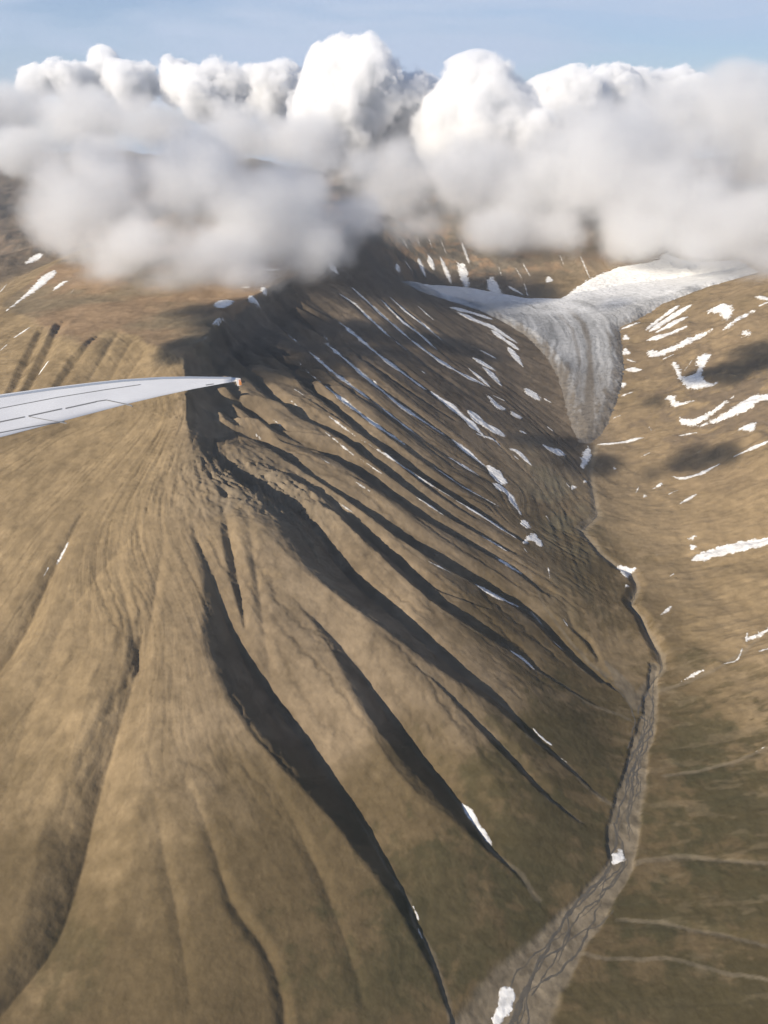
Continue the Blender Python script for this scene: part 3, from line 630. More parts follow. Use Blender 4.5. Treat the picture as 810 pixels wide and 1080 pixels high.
L_, P_, B_ = 'line', 'poly', 'blob'
SNOW = {
'face': [
 (L_, [(371, 303), (390, 320), (397, 327), (434, 359)], 2.6), (L_, [(434, 359), (464, 381), (488, 395), (515, 408)], 3.2), (L_, [(411, 313), (432, 332), (449, 344), (466, 359)], 2.4),
 (L_, [(402, 316), (424, 339), (441, 351), (461, 369)], 2.6), (L_, [(440, 322), (459, 339)], 1.4), (L_, [(358, 310), (373, 319), (387, 333), (412, 356)], 2.8), (L_, [(417, 360), (429, 369)], 1.6),
 (L_, [(356, 338), (372, 351), (404, 378), (449, 411)], 3.4), (L_, [(454, 413), (478, 430), (506, 455), (512, 462)], 6), (L_, [(493, 433), (511, 448), (533, 460)], 8),
 (L_, [(342, 354), (348, 366), (360, 376), (392, 403), (422, 428), (469, 459)], 3.2), (L_, [(476, 463), (494, 477), (513, 493)], 4.5), (P_, [(511, 488), (522, 494), (530, 498), (537, 513), (526, 510), (516, 500)], 0), (L_, [(519, 509), (535, 519), (545, 535), (550, 543)], 6),
 (L_, [(326, 371), (353, 394), (390, 421)], 3.4), (L_, [(392, 422), (419, 443), (444, 462)], 1.8), (L_, [(471, 481), (480, 486), (506, 502)], 2.2),
 (L_, [(323, 391), (338, 403)], 2.6), (L_, [(343, 407), (363, 423), (390, 444), (414, 460), (427, 469)], 4), (L_, [(457, 492), (486, 512), (528, 535)], 1.3),
 (L_, [(347, 439), (375, 460)], 2), (L_, [(380, 463), (412, 483), (444, 505), (479, 526)], 2), (L_, [(480, 527), (508, 544), (545, 568)], 2.2), (L_, [(341, 454), (373, 480)], 1.8), (L_, [(380, 484), (402, 499)], 1.6), (L_, [(439, 524), (469, 544)], 1.6), (L_, [(508, 565), (535, 581)], 3.2),
 (L_, [(338, 483), (353, 492)], 2), (L_, [(375, 508), (390, 518)], 2), (L_, [(523, 588), (550, 605)], 2.6), (L_, [(358, 531), (373, 541)], 2), (L_, [(452, 592), (476, 604)], 1.6), (L_, [(501, 616), (523, 629), (547, 640)], 4), (L_, [(560, 645), (571, 658)], 3), (L_, [(583, 676), (594, 686)], 3),
 (L_, [(538, 686), (552, 695), (564, 706)], 4.4), (L_, [(562, 768), (571, 778), (582, 786)], 5), (L_, [(592, 800), (598, 804)], 2.4),
 (L_, [(310, 410), (322, 418)], 2), (L_, [(305, 421), (313, 428)], 2.4), (L_, [(288, 442), (297, 450)], 2.2), (L_, [(269, 457), (275, 463)], 2.2), (L_, [(304, 353), (318, 365)], 1.8), (L_, [(314, 381), (318, 385)], 2),
 (L_, [(444, 391), (449, 394)], 4), (L_, [(393, 400), (398, 406)], 5)],
'foot': [(L_, [(487, 847), (496, 858), (505, 872), (519, 892)], 7), (L_, [(436, 956), (439, 963), (442, 971)], 4), (L_, [(441, 980), (446, 991)], 3.4)],
'rim': [(P_, [(259, 316), (264, 311), (270, 314), (274, 324), (266, 320)], 0), (P_, [(273, 305), (280, 301), (283, 312), (277, 311)], 0), (P_, [(223, 339), (237, 335), (233, 342), (225, 344)], 0), (L_, [(206, 361), (217, 356)], 2.4),
 (P_, [(227, 318), (236, 316), (249, 317), (243, 322), (237, 325), (226, 325)], 0), (L_, [(255, 303), (264, 303)], 3.4), (P_, [(343, 279), (353, 278), (358, 292)], 0), (L_, [(264, 285), (299, 284)], 4)],
'leftslope': [(P_, [(23, 280), (35, 269), (46, 266), (43, 274)], 0), (P_, [(0, 333), (25, 312), (44, 291), (58, 284), (61, 288), (44, 303), (27, 314)], 0), (P_, [(53, 308), (63, 298), (74, 295), (62, 304)], 0), (L_, [(75, 309), (78, 305)], 2.4), (L_, [(15, 356), (32, 345)], 2.6), (L_, [(0, 308), (7, 300)], 3.4), (L_, [(0, 370), (9, 362)], 3), (L_, [(41, 395), (51, 381)], 2.6)],
'leftgully': [(L_, [(72, 572), (66, 584), (60, 595)], 5), (L_, [(51, 599), (46, 608)], 2.6)],
'bench': [(P_, [(552, 408), (564, 413), (571, 420), (567, 423), (554, 415)], 0), (L_, [(573, 420), (582, 425)], 4.5), (P_, [(538, 433), (551, 439), (550, 443), (539, 438)], 0), (P_, [(513, 414), (524, 425), (535, 432), (527, 433), (517, 424)], 0), (L_, [(520, 417), (533, 423)], 3.4), (L_, [(577, 450), (584, 455)], 4.4),
 (P_, [(569, 467), (582, 473), (591, 473), (599, 482), (589, 481), (578, 475)], 0), (P_, [(621, 469), (624, 478), (623, 484), (617, 493), (613, 496), (612, 484), (617, 474)], 0), (L_, [(597, 509), (601, 514)], 3.4), (B_, (605, 514), 3.4), (B_, (617, 508), 2.4), (L_, [(576, 544), (580, 550)], 3.2), (L_, [(548, 454), (556, 458)], 5),
 (L_, [(537, 473), (546, 476), (561, 491)], 3), (L_, [(541, 479), (547, 485)], 2.4), (L_, [(502, 457), (522, 464), (528, 471)], 3.4), (P_, [(547, 550), (556, 548), (561, 558), (553, 557)], 0), (P_, [(550, 571), (563, 560), (573, 573), (571, 578), (561, 569), (553, 575)], 0), (L_, [(551, 576), (557, 584)], 3.4), (L_, [(578, 598), (580, 610)], 3.6), (L_, [(594, 653), (599, 660)], 3)],
'glacierside': [(L_, [(518, 348), (533, 359), (548, 369)], 4), (L_, [(482, 329), (506, 340), (518, 344), (546, 362)], 3.6), (L_, [(474, 324), (498, 330), (520, 337)], 3), (L_, [(535, 366), (544, 376), (552, 387)], 7), (L_, [(506, 369), (523, 378)], 2.4), (L_, [(498, 377), (523, 391)], 3), (L_, [(508, 386), (520, 396), (530, 408)], 4.4), (L_, [(494, 388), (517, 408)], 3)],
'wall': [(P_, [(415, 283), (420, 277), (424, 290)], 0), (L_, [(427, 275), (435, 286)], 4), (L_, [(441, 272), (449, 292)], 6), (L_, [(451, 268), (458, 286)], 6), (L_, [(464, 270), (476, 299)], 8), (P_, [(480, 276), (487, 278), (492, 279), (496, 303), (488, 302)], 0), (L_, [(487, 256), (495, 278)], 5.5), (P_, [(518, 290), (513, 297), (515, 308), (531, 312), (524, 297)], 0),
 (L_, [(536, 302), (552, 311)], 4.4), (L_, [(553, 299), (557, 313)], 5), (L_, [(526, 281), (529, 291)], 3.4), (L_, [(544, 283), (550, 293)], 2.8), (L_, [(551, 277), (559, 291)], 4), (L_, [(612, 270), (622, 293)], 3), (B_, (579, 295), 4.4), (L_, [(425, 252), (430, 262)], 3), (L_, [(440, 250), (443, 260)], 3), (L_, [(452, 250), (456, 262)], 4), (L_, [(466, 256), (471, 268)], 3), (L_, [(590, 268), (595, 280)], 2.4)],
'basin': [(P_, [(594, 314), (612, 301), (622, 294), (640, 287), (655, 281), (690, 277), (701, 266), (713, 275), (745, 278), (782, 276), (792, 285), (750, 293), (700, 301), (660, 306), (620, 315)], 0)],
'rightslope': [(L_, [(681, 348), (699, 334), (717, 322)], 4), (L_, [(684, 350), (709, 334), (730, 321)], 5), (L_, [(691, 351), (716, 338), (726, 334)], 4), (L_, [(682, 359), (704, 353), (725, 344)], 4), (P_, [(682, 370), (688, 369), (696, 371), (719, 360), (751, 346), (752, 349), (721, 366), (696, 376), (683, 377)], 0), (L_, [(699, 379), (712, 373)], 2.6),
 (P_, [(743, 330), (756, 322), (769, 319), (774, 329), (768, 338), (762, 337), (759, 330)], 0), (P_, [(761, 347), (778, 334), (798, 325), (793, 331), (775, 340), (768, 348)], 0), (L_, [(796, 313), (814, 316)], 4.5), (L_, [(800, 323), (814, 317)], 4.5), (P_, [(783, 355), (785, 348), (790, 349), (792, 355)], 0),
 (P_, [(707, 382), (714, 382), (719, 395), (722, 399), (737, 391), (733, 379), (737, 375), (752, 372), (745, 384), (739, 393), (745, 404), (759, 403), (751, 408), (728, 411), (720, 406)], 0), (L_, [(722, 391), (730, 380)], 3), (P_, [(701, 418), (711, 416), (714, 426), (738, 421), (719, 428), (709, 430)], 0),
 (P_, [(716, 435), (720, 443), (738, 440), (758, 428), (778, 415), (758, 433), (743, 444), (731, 450), (716, 448)], 0), (P_, [(731, 451), (758, 440), (778, 426), (795, 416), (814, 415), (814, 421), (798, 424), (794, 431), (773, 439), (748, 448)], 0), (P_, [(777, 454), (788, 447), (801, 445), (793, 456), (785, 454)], 0), (L_, [(714, 460), (736, 456)], 2.4)],
'iceedge': [(B_, (660, 356), 4), (B_, (660, 371), 5), (L_, [(661, 379), (671, 382)], 5), (L_, [(659, 390), (677, 390)], 4.4), (B_, (657, 406), 4), (L_, [(655, 418), (668, 413)], 4), (B_, (635, 441), 4.4), (L_, [(647, 441), (655, 438)], 3.4), (L_, [(684, 449), (687, 454)], 2.6), (L_, [(655, 347), (675, 340)], 3.4)],
'fan': [(L_, [(630, 469), (655, 467), (680, 461)], 2.6), (L_, [(676, 482), (688, 476)], 2.4), (L_, [(735, 478), (739, 475)], 2.4), (L_, [(708, 502), (721, 505), (741, 499), (761, 488)], 2.8), (L_, [(773, 482), (795, 472), (814, 464)], 3), (P_, [(688, 516), (693, 511), (699, 508), (697, 513)], 0), (L_, [(670, 521), (674, 513)], 3), (L_, [(705, 521), (715, 517)], 2.4), (L_, [(716, 532), (735, 521)], 2.8),
 (P_, [(726, 567), (735, 564), (731, 570)], 0), (B_, (731, 577), 4), (P_, [(727, 594), (733, 585), (758, 576), (783, 571), (814, 565), (814, 574), (788, 580), (758, 587)], 0), (P_, [(650, 596), (656, 595), (663, 600), (672, 597), (666, 606), (662, 611), (655, 604)], 0), (B_, (661, 618), 2.2), (L_, [(706, 608), (711, 605)], 3), (L_, [(696, 649), (703, 644), (709, 639)], 3.4), (L_, [(690, 586), (694, 585)], 2.4), (B_, (648, 494), 2), (B_, (680, 523), 2)],
'tundra': [(P_, [(716, 720), (724, 714), (741, 706), (743, 708), (729, 715)], 0), (L_, [(764, 700), (778, 697), (783, 684)], 2.6), (P_, [(784, 670), (789, 667), (790, 673), (814, 660), (814, 664), (788, 678)], 0), (L_, [(800, 687), (814, 683)], 4), (L_, [(796, 793), (808, 787)], 3.2)],
'river': [(P_, [(644, 906), (647, 899), (651, 899), (654, 894), (658, 897), (659, 907), (652, 912), (645, 913)], 0), (P_, [(518, 1081), (523, 1062), (529, 1042), (534, 1040), (539, 1040), (545, 1052), (541, 1064), (532, 1072), (525, 1084)], 0)],
}
ZONE = {
 'face': ('snow_streak', 'narrow snow streak in a gully of the dark ribbed face, {} from the left', 'snow streaks in the gullies of the ribbed face'),
 'foot': ('snow_streak', 'white snow strip low in a shaded gully near the mountain foot, {} from the left', 'snow strips near the mountain foot'),
 'rim': ('snow_patch', 'small snow patch along the rocky plateau rim, {} from the left', 'snow patches along the plateau rim'),
 'leftslope': ('snow_streak', 'slanting snow patch on the slope at the far left edge, {} from the left', 'snow on the far left slope'),
 'leftgully': ('snow_streak', 'short snow streak in the left gully below the wing, {} from the left', 'snow in the gully below the wing'),
 'bench': ('snow_patch', 'snow patch on the olive moraine bench beside the ribbed face, {} from the left', 'snow patches on the moraine bench'),
 'glacierside': ('snow_streak', 'curved snow streak on dark rubble left of the glacier, {} from the left', 'snow streaks left of the glacier'),
 'wall': ('snow_streak', 'upright snow strip on the brown wall above the glacier, {} from the left', 'snow strips on the wall above the glacier'),
 'basin': ('snow_field', 'brightest wide snow field in the basin at the glacier head', None),
 'rightslope': ('snow_patch', 'snow patch on the brown hillside right of the glacier, {} from the left', 'snow patches on the hillside right of the glacier'),
 'iceedge': ('snow_patch', 'small snow patch along the right edge of the glacier, {} from the left', 'snow patches along the glacier edge'),
 'fan': ('snow_patch', 'snow patch on the tan valley floor below the glacier, {} from the left', 'snow patches on the valley floor'),
 'tundra': ('snow_streak', 'snow streak in the stream bed at the right edge, {} from the left', 'snow streaks along the right stream bed'),
 'river': ('snow_patch', 'snow bank on the gravel river bed, {} from the left', 'snow banks on the river bed'),
}
ORD = ['first', 'second', 'third', 'fourth', 'fifth', 'sixth', 'seventh', 'eighth', 'ninth', 'tenth', 'eleventh', 'twelfth', 'thirteenth', 'fourteenth', 'fifteenth', 'sixteenth', 'seventeenth', 'eighteenth', 'nineteenth', 'twentieth']
def ordinal(k):
    if k < 20: return ORD[k]
    t = ['twenty', 'thirty', 'forty', 'fifty'][(k + 1) // 10 - 2]; u = (k + 1) % 10
    return (t[:-1] + 'ieth') if u == 0 else t + '-' + ORD[u - 1]
sd_ = 400
for zone, items in SNOW.items():
    nm, lab, grp = ZONE[zone]
    polys = []
    for kind, pts, w in items:
        pl = strip_poly(pts, w * (.85 if zone == 'face' else 1.0)) if kind == L_ else blob_poly(pts[0], pts[1], w) if kind == B_ else np.array(pts, float)
        polys.append((pl[:, 0].min(), pl, kind))
    polys.sort(key=lambda t: t[0])
    for k, (_, pl, kind) in enumerate(polys):
        sd_ += 3
        th = {'foot': 1.6, 'river': 1.5, 'tundra': 1.6, 'fan': 1.6}.get(zone, 1.6)
        rag = .42 if kind != P_ else 1.05
        if zone in ('basin',): th, rag = 36, 2.0
        if zone in ('wall', 'rightslope', 'glacierside', 'iceedge'): th = 2.6; rag *= 1.3
        me = sheet(nm, pl, th, sd_, .5 if zone == 'basin' else .22, rag, lim=4000 if zone == 'basin' else 900, colf=snow_col)
        if me is None: continue
        link(nm, me, M_snow, label=lab.format(ordinal(k)), cat='snow', group=grp)

# ------------------------------------------------------------------ river channels on the gravel
def ribbon(name, pl, w0, w1, lift=.25, wob=5.0, seed=1):
    pp = dense(pl, 5); x, y, z = project(terF, pp[:, 0], pp[:, 1])
    P2 = dense(np.stack([x, y], 1), 5.0); n = len(P2)
    for _ in range(3): P2[1:-1] = .25 * P2[:-2] + .5 * P2[1:-1] + .25 * P2[2:]
    t = np.gradient(P2, axis=0); t /= np.hypot(t[:, 0], t[:, 1])[:, None] + 1e-9
    nr = np.stack([-t[:, 1], t[:, 0]], 1)
    P2 = P2 + nr * (fbm(P2[:, 0], P2[:, 1], 45, 3, seed) * wob)[:, None]
    w = .72 * np.linspace(w0, w1, n) * (1 + .5 * fbm(P2[:, 0], P2[:, 1], 30, 2, seed + 3))
    k = np.array([-1, -.6, -.2, .2, .6, 1.0]); 
    X = P2[:, 0][:, None] + nr[:, 0][:, None] * w[:, None] * k * .5; Y = P2[:, 1][:, None] + nr[:, 1][:, None] * w[:, None] * k * .5
    Zr = terF(X, Y) + lift * (1 - np.abs(k) ** 3 * 1.6)
    return grid_mesh(name, X, Y, Zr)
m, N, L, b = mat_base('meltwater'); M_water = m
b.inputs['Base Color'].default_value = (.11, .097, .076, 1); b.inputs['Roughness'].default_value = .22; b.inputs['Specular IOR Level'].default_value = .3
CH = [([(620, 498), (630, 545), (612, 560), (633, 585), (652, 600), (665, 606), (672, 622), (664, 640), (676, 655), (684, 672), (697, 694), (698, 706), (684, 726)], 4, 5),
      ([(684, 726), (679, 738), (672, 752), (688, 765), (676, 780), (668, 795), (660, 812), (664, 832), (655, 850), (648, 868)], 7, 8),
      ([(683, 728), (690, 745), (684, 762), (690, 775), (672, 790)], 5, 5), ([(668, 796), (676, 808), (668, 815), (672, 826), (664, 836)], 4, 4),
      ([(648, 868), (650, 885), (645, 905), (640, 922), (615, 945), (598, 965), (585, 985), (575, 1005), (565, 1025), (553, 1045), (540, 1085)], 9, 12),
      ([(598, 965), (600, 980), (590, 1000), (572, 1012), (560, 1035), (545, 1062), (532, 1090)], 7, 9), ([(640, 922), (612, 955), (597, 968)], 6, 6),
      ([(648, 960), (632, 975), (600, 990), (585, 1010), (560, 1050)], 4, 5), ([(633, 719), (652, 728), (665, 742), (670, 760), (663, 790)], 5, 6), ([(622, 700), (640, 716), (660, 730)], 4, 4)]
river = link('river', ribbon('river', *CH[1], seed=5), M_water, kind='structure')
for k, c in enumerate(CH):
    if k != 1: link('channel', ribbon('channel', *c, seed=11 + 3 * k), M_water, parent=river)

def ribbon_w(name, x, y, w, seed, lift=.2):
    P2 = dense(np.stack([x, y], 1), 4.0)
    for _ in range(6): P2[1:-1] = .25 * P2[:-2] + .5 * P2[1:-1] + .25 * P2[2:]
    t = np.gradient(P2, axis=0); t /= np.hypot(t[:, 0], t[:, 1])[:, None] + 1e-9; nr = np.stack([-t[:, 1], t[:, 0]], 1)
    P2 = P2 + nr * (fbm(P2[:, 0], P2[:, 1], 38, 3, seed) * 5)[:, None]
    e_ = np.linspace(0, 1, len(P2)); ww = w * (1 + .6 * fbm(P2[:, 0], P2[:, 1], 26, 2, seed + 3)) * np.interp(e_, [0, .15, .85, 1], [.25, 1, 1, .25])
    k = np.array([-1, -.5, 0, .5, 1.0]); X = P2[:, 0][:, None] + nr[:, 0][:, None] * ww[:, None] * k * .5; Y = P2[:, 1][:, None] + nr[:, 1][:, None] * ww[:, None] * k * .5
    return grid_mesh(name, X, Y, terF(X, Y) + lift * (1 - np.abs(k) ** 3 * 1.6))
cn = np.gradient(np.stack([RBX, RBY], 1), axis=0); cn /= np.hypot(cn[:, 0], cn[:, 1])[:, None]; cn = np.stack([-cn[:, 1], cn[:, 0]], 1)
br = random.Random(21); nR = len(RBX)
for k in range(16):                       # braids wandering over the gravel
    a0 = br.uniform(0, .8); a1 = min(1.0, a0 + br.uniform(.12, .32)); ii = np.linspace(a0, a1, 14) * (nR - 1)
    ph = br.uniform(0, 6.28); off = br.uniform(-.45, .45) + .32 * np.sin(np.linspace(0, br.uniform(3, 8), 14) + ph)
    bx_ = np.interp(ii, np.arange(nR), RBX); by_ = np.interp(ii, np.arange(nR), RBY); vv = np.interp(ii, np.arange(nR), RBV)
    nx_ = np.interp(ii, np.arange(nR), cn[:, 0]); ny_ = np.interp(ii, np.arange(nR), cn[:, 1])
    link('channel', ribbon_w('channel', bx_ + nx_ * off * vv, by_ + ny_ * off * vv, br.uniform(2.5, 5.5), 900 + 7 * k), M_water, parent=river)

# ------------------------------------------------------------------ aircraft wing
m, N, L, b = mat_base('wing_paint'); M_wing = m
b.inputs['Base Color'].default_value = (.50, .52, .54, 1); b.inputs['Roughness'].default_value = .45; b.inputs['Metallic'].default_value = 0
tc = N.new('ShaderNodeNewGeometry'); nz = N.new('ShaderNodeTexNoise'); nz.inputs['Scale'].default_value = 1.3; nz.inputs['Detail'].default_value = 6
L.new(tc.outputs['Position'], nz.inputs['Vector'])
rp = N.new('ShaderNodeValToRGB'); rp.color_ramp.elements[0].color = (.70, .70, .70, 1); rp.color_ramp.elements[1].color = (.80, .80, .79, 1); rp.color_ramp.elements[0].position = .3; rp.color_ramp.elements[1].position = .7
L.new(nz.outputs[0], rp.inputs[0]); L.new(rp.outputs[0], b.inputs['Base Color'])
def plain(name, col, rough=.6, metal=0.0):
    m, N, L, b = mat_base(name); b.inputs['Base Color'].default_value = (*col, 1); b.inputs['Roughness'].default_value = rough; b.inputs['Metallic'].default_value = metal
    tc = N.new('ShaderNodeNewGeometry'); nz = N.new('ShaderNodeTexNoise'); nz.inputs['Scale'].default_value = 6; nz.inputs['Detail'].default_value = 4
    L.new(tc.outputs['Position'], nz.inputs['Vector'])
    rp = N.new('ShaderNodeValToRGB'); rp.color_ramp.elements[0].color = (*[c * .82 for c in col], 1); rp.color_ramp.elements[1].color = (*[min(1, c * 1.12) for c in col], 1)
    L.new(nz.outputs[0], rp.inputs[0]); L.new(rp.outputs[0], b.inputs['Base Color'])
    return m
M_gap = plain('panel_gap', (.19, .19, .19), .7); M_edge = plain('bare_metal_edge', (.62, .62, .61), .32, .6); M_lens = plain('amber_lens', (.75, .30, .10), .25); M_lensw = plain('clear_lens', (.80, .76, .70), .2)
# plane of the wing from three sight lines
T = pix_at_depth(251, 400, 12.6); A = pix_at_depth(0, 416, 12.0); Bp = pix_at_depth(0, 461, 10.4)
n_w = np.cross(A - T, Bp - T); n_w /= np.linalg.norm(n_w)
if n_w[2] < 0: n_w = -n_w
def on_wing(px, py, lift=0.0):
    r = pix_ray(px, py); o = np.array([0, 0, H]); t = ((T + n_w * lift - o) @ n_w) / (r @ n_w)
    return o + r * t
LE = [(251, 398.5), (235, 397.5), (200, 397), (170, 397.5), (130, 400), (100, 403), (50, 409), (0, 416), (-80, 428), (-200, 447), (-330, 470)]
TE = [(251, 402), (235, 404.5), (205, 410), (170, 417.5), (140, 424.5), (100, 435), (50, 448), (0, 461), (-80, 482), (-200, 513), (-330, 548)]
def slab(name, top, mat, parent=None, thick=.04, sub=None):
    """closed prism under a list of world points"""
    top = np.array(top); nT = len(top); bot = top - n_w * thick
    v = [tuple(p) for p in top] + [tuple(p) for p in bot]
    f = [tuple(range(nT)), tuple(range(2 * nT - 1, nT - 1, -1))] + [(k, k + nT, (k + 1) % nT + nT, (k + 1) % nT) for k in range(nT)]
    me = bpy.data.meshes.new(name); me.from_pydata(v, [], f); me.update()
    return link(name, me, mat, parent)
root = bpy.data.objects.new('aircraft_wing', None); COL.objects.link(root)
root['label'] = 'white and grey aircraft wing reaching in from the left edge to its tip'; root['category'] = 'wing'
# skin: airfoil sections between leading and trailing edge
secs = []
K = [0, .015, .04, .09, .18, .32, .5, .7, .86, 1.0]
for (lx, ly), (tx, ty) in zip(LE, TE):
    a = on_wing(lx, ly); c = on_wing(tx, ty); ch = np.linalg.norm(c - a)
    up = [a + (c - a) * k + n_w * ch * (.30 * math.sqrt(k) * .20 - .055 * k - .005 * k * k) * .35 for k in K]
    lo = [a + (c - a) * k - n_w * ch * (.085 * math.sqrt(max(k, 0)) * (1 - k) + .002) for k in K]
    secs.append(up + lo[::-1])
v = [tuple(p) for s_ in secs for p in s_]; ns = len(secs[0]); f = []
for i in range(len(secs) - 1):
    for k in range(ns):
        f.append((i * ns + k, i * ns + (k + 1) % ns, (i + 1) * ns + (k + 1) % ns, (i + 1) * ns + k))
f.append(tuple(range(ns))); f.append(tuple(range((len(secs) - 1) * ns, len(secs) * ns))[::-1])
me = bpy.data.meshes.new('skin'); me.from_pydata(v, [], f)
import bmesh
bm = bmesh.new(); bm.from_mesh(me); bmesh.ops.recalc_face_normals(bm, faces=bm.faces); bm.to_mesh(me); bm.free()
me.polygons.foreach_set('use_smooth', np.ones(len(me.polygons), bool))
skin = link('skin', me, M_wing, root)
def line_on(name, pts, w, mat, lift, parent, thick=.012):
    pts = np.array(pts, float); t = np.gradient(pts, axis=0); t /= np.hypot(t[:, 0], t[:, 1])[:, None]
    nr = np.stack([-t[:, 1], t[:, 0]], 1) * w * .5
    return slab(name, [on_wing(x, y, lift) for x, y in np.vstack([pts + nr, (pts - nr)[::-1]])], mat, parent, thick)
# the upper surface follows the section bulge; details sit just above it
def surf_lift(px, py):
    lx = np.interp(px, [p[0] for p in LE[::-1]], [p[1] for p in LE[::-1]]); tx = np.interp(px, [p[0] for p in TE[::-1]], [p[1] for p in TE[::-1]])
    return 0
def up_at(px, py):
    """point of the upper skin seen at a pixel (iterated)"""
    lift = 0.0
    for _ in range(12):
        p = on_wing(px, py, lift)
        best = None
        Ls = np.array([on_wing(*q) for q in LE]); Ts = np.array([on_wing(*q) for q in TE])
        # chordwise fraction by nearest section interpolation
        bd = 1e9
        for s_ in np.linspace(0, len(LE) - 1.001, 60):
            i = int(s_); fr = s_ - i; a = Ls[i] * (1 - fr) + Ls[i + 1] * fr; c = Ts[i] * (1 - fr) + Ts[i + 1] * fr
            q = p - n_w * lift; ch = c - a; k = np.clip(((q - a) @ ch) / (ch @ ch + 1e-9), 0, 1); dd = np.linalg.norm(q - a - ch * k)
            if dd < bd: bd = dd; best = (k, np.linalg.norm(ch))
        k, ch = best
        lift = ch * (.30 * math.sqrt(k) * .20 - .055 * k - .005 * k * k) * .35
    return on_wing(px, py, lift + .004)
def seam(name, pts, w, mat, parent, thick=.010):
    pts = dense(np.array(pts, float), 12); t = np.gradient(pts, axis=0); t /= np.hypot(t[:, 0], t[:, 1])[:, None]
    nr = np.stack([-t[:, 1], t[:, 0]], 1) * w * .5; n = len(pts)
    a = [up_at(*p) for p in pts + nr]; c = [up_at(*p) for p in pts - nr]
    v = [tuple(p) for p in a + c] + [tuple(p - n_w * thick) for p in a + c]
    f = []
    for k in range(n - 1):
        f += [(k, k + 1, n + k + 1, n + k), (2 * n + k, 3 * n + k, 3 * n + k + 1, 2 * n + k + 1), (k, 2 * n + k, 2 * n + k + 1, k + 1), (n + k, n + k + 1, 3 * n + k + 1, 3 * n + k)]
    f += [(0, n, 3 * n, 2 * n), (n - 1, 3 * n - 1, 4 * n - 1, 2 * n - 1)]
    me = bpy.data.meshes.new(name); me.from_pydata(v, [], f); me.update()
    return link(name, me, mat, parent)
seam('panel_seam', [(148, 405.5), (110, 411), (60, 419), (0, 430.5), (-120, 452)], .5, M_gap, root)
for a, c in (((101, 423.6), (69, 430.6)), ((65, 431), (30, 438.6)), ((26, 439.5), (-6, 446)), ((-9, 446.7), (-60, 457.5))):
    g = seam('spoiler_gap', [a, c], 1.0, M_gap, root)
seam('aileron_hinge_line', [(101, 423.3), (112, 421.7), (139, 427.4)], .8, M_gap, root)
seam('flap_seam', [(139, 428), (139.5, 428.6)], 1.0, M_gap, root)
seam('flap_seam', [(68, 444), (30, 450.5), (-20, 460), (-90, 474)], .8, M_gap, root)
seam('flap_track_edge', [(30, 439), (45, 442), (70, 446)], .5, M_gap, root)
seam('static_wick', [(217, 406), (225, 404.8)], .7, M_gap, root)
seam('leading_edge_slat', [(244, 398.6), (200, 398.3), (170, 398.9), (130, 401.6), (100, 404.8), (50, 411), (0, 418.3), (-100, 434)], 2.2, M_edge, root)
lt = slab('tip_light', [on_wing(248.5, 398.6, .03), on_wing(253.6, 398.9, .03), on_wing(254.2, 402.8, .03), on_wing(250, 403.2, .03)], M_lensw, root, .06)
slab('amber_lens', [on_wing(251.5, 400.2, .036), on_wing(253.9, 400.4, .036), on_wing(254.5, 402.6, .036), on_wing(252, 402.8, .036)], M_lens, lt, .055)

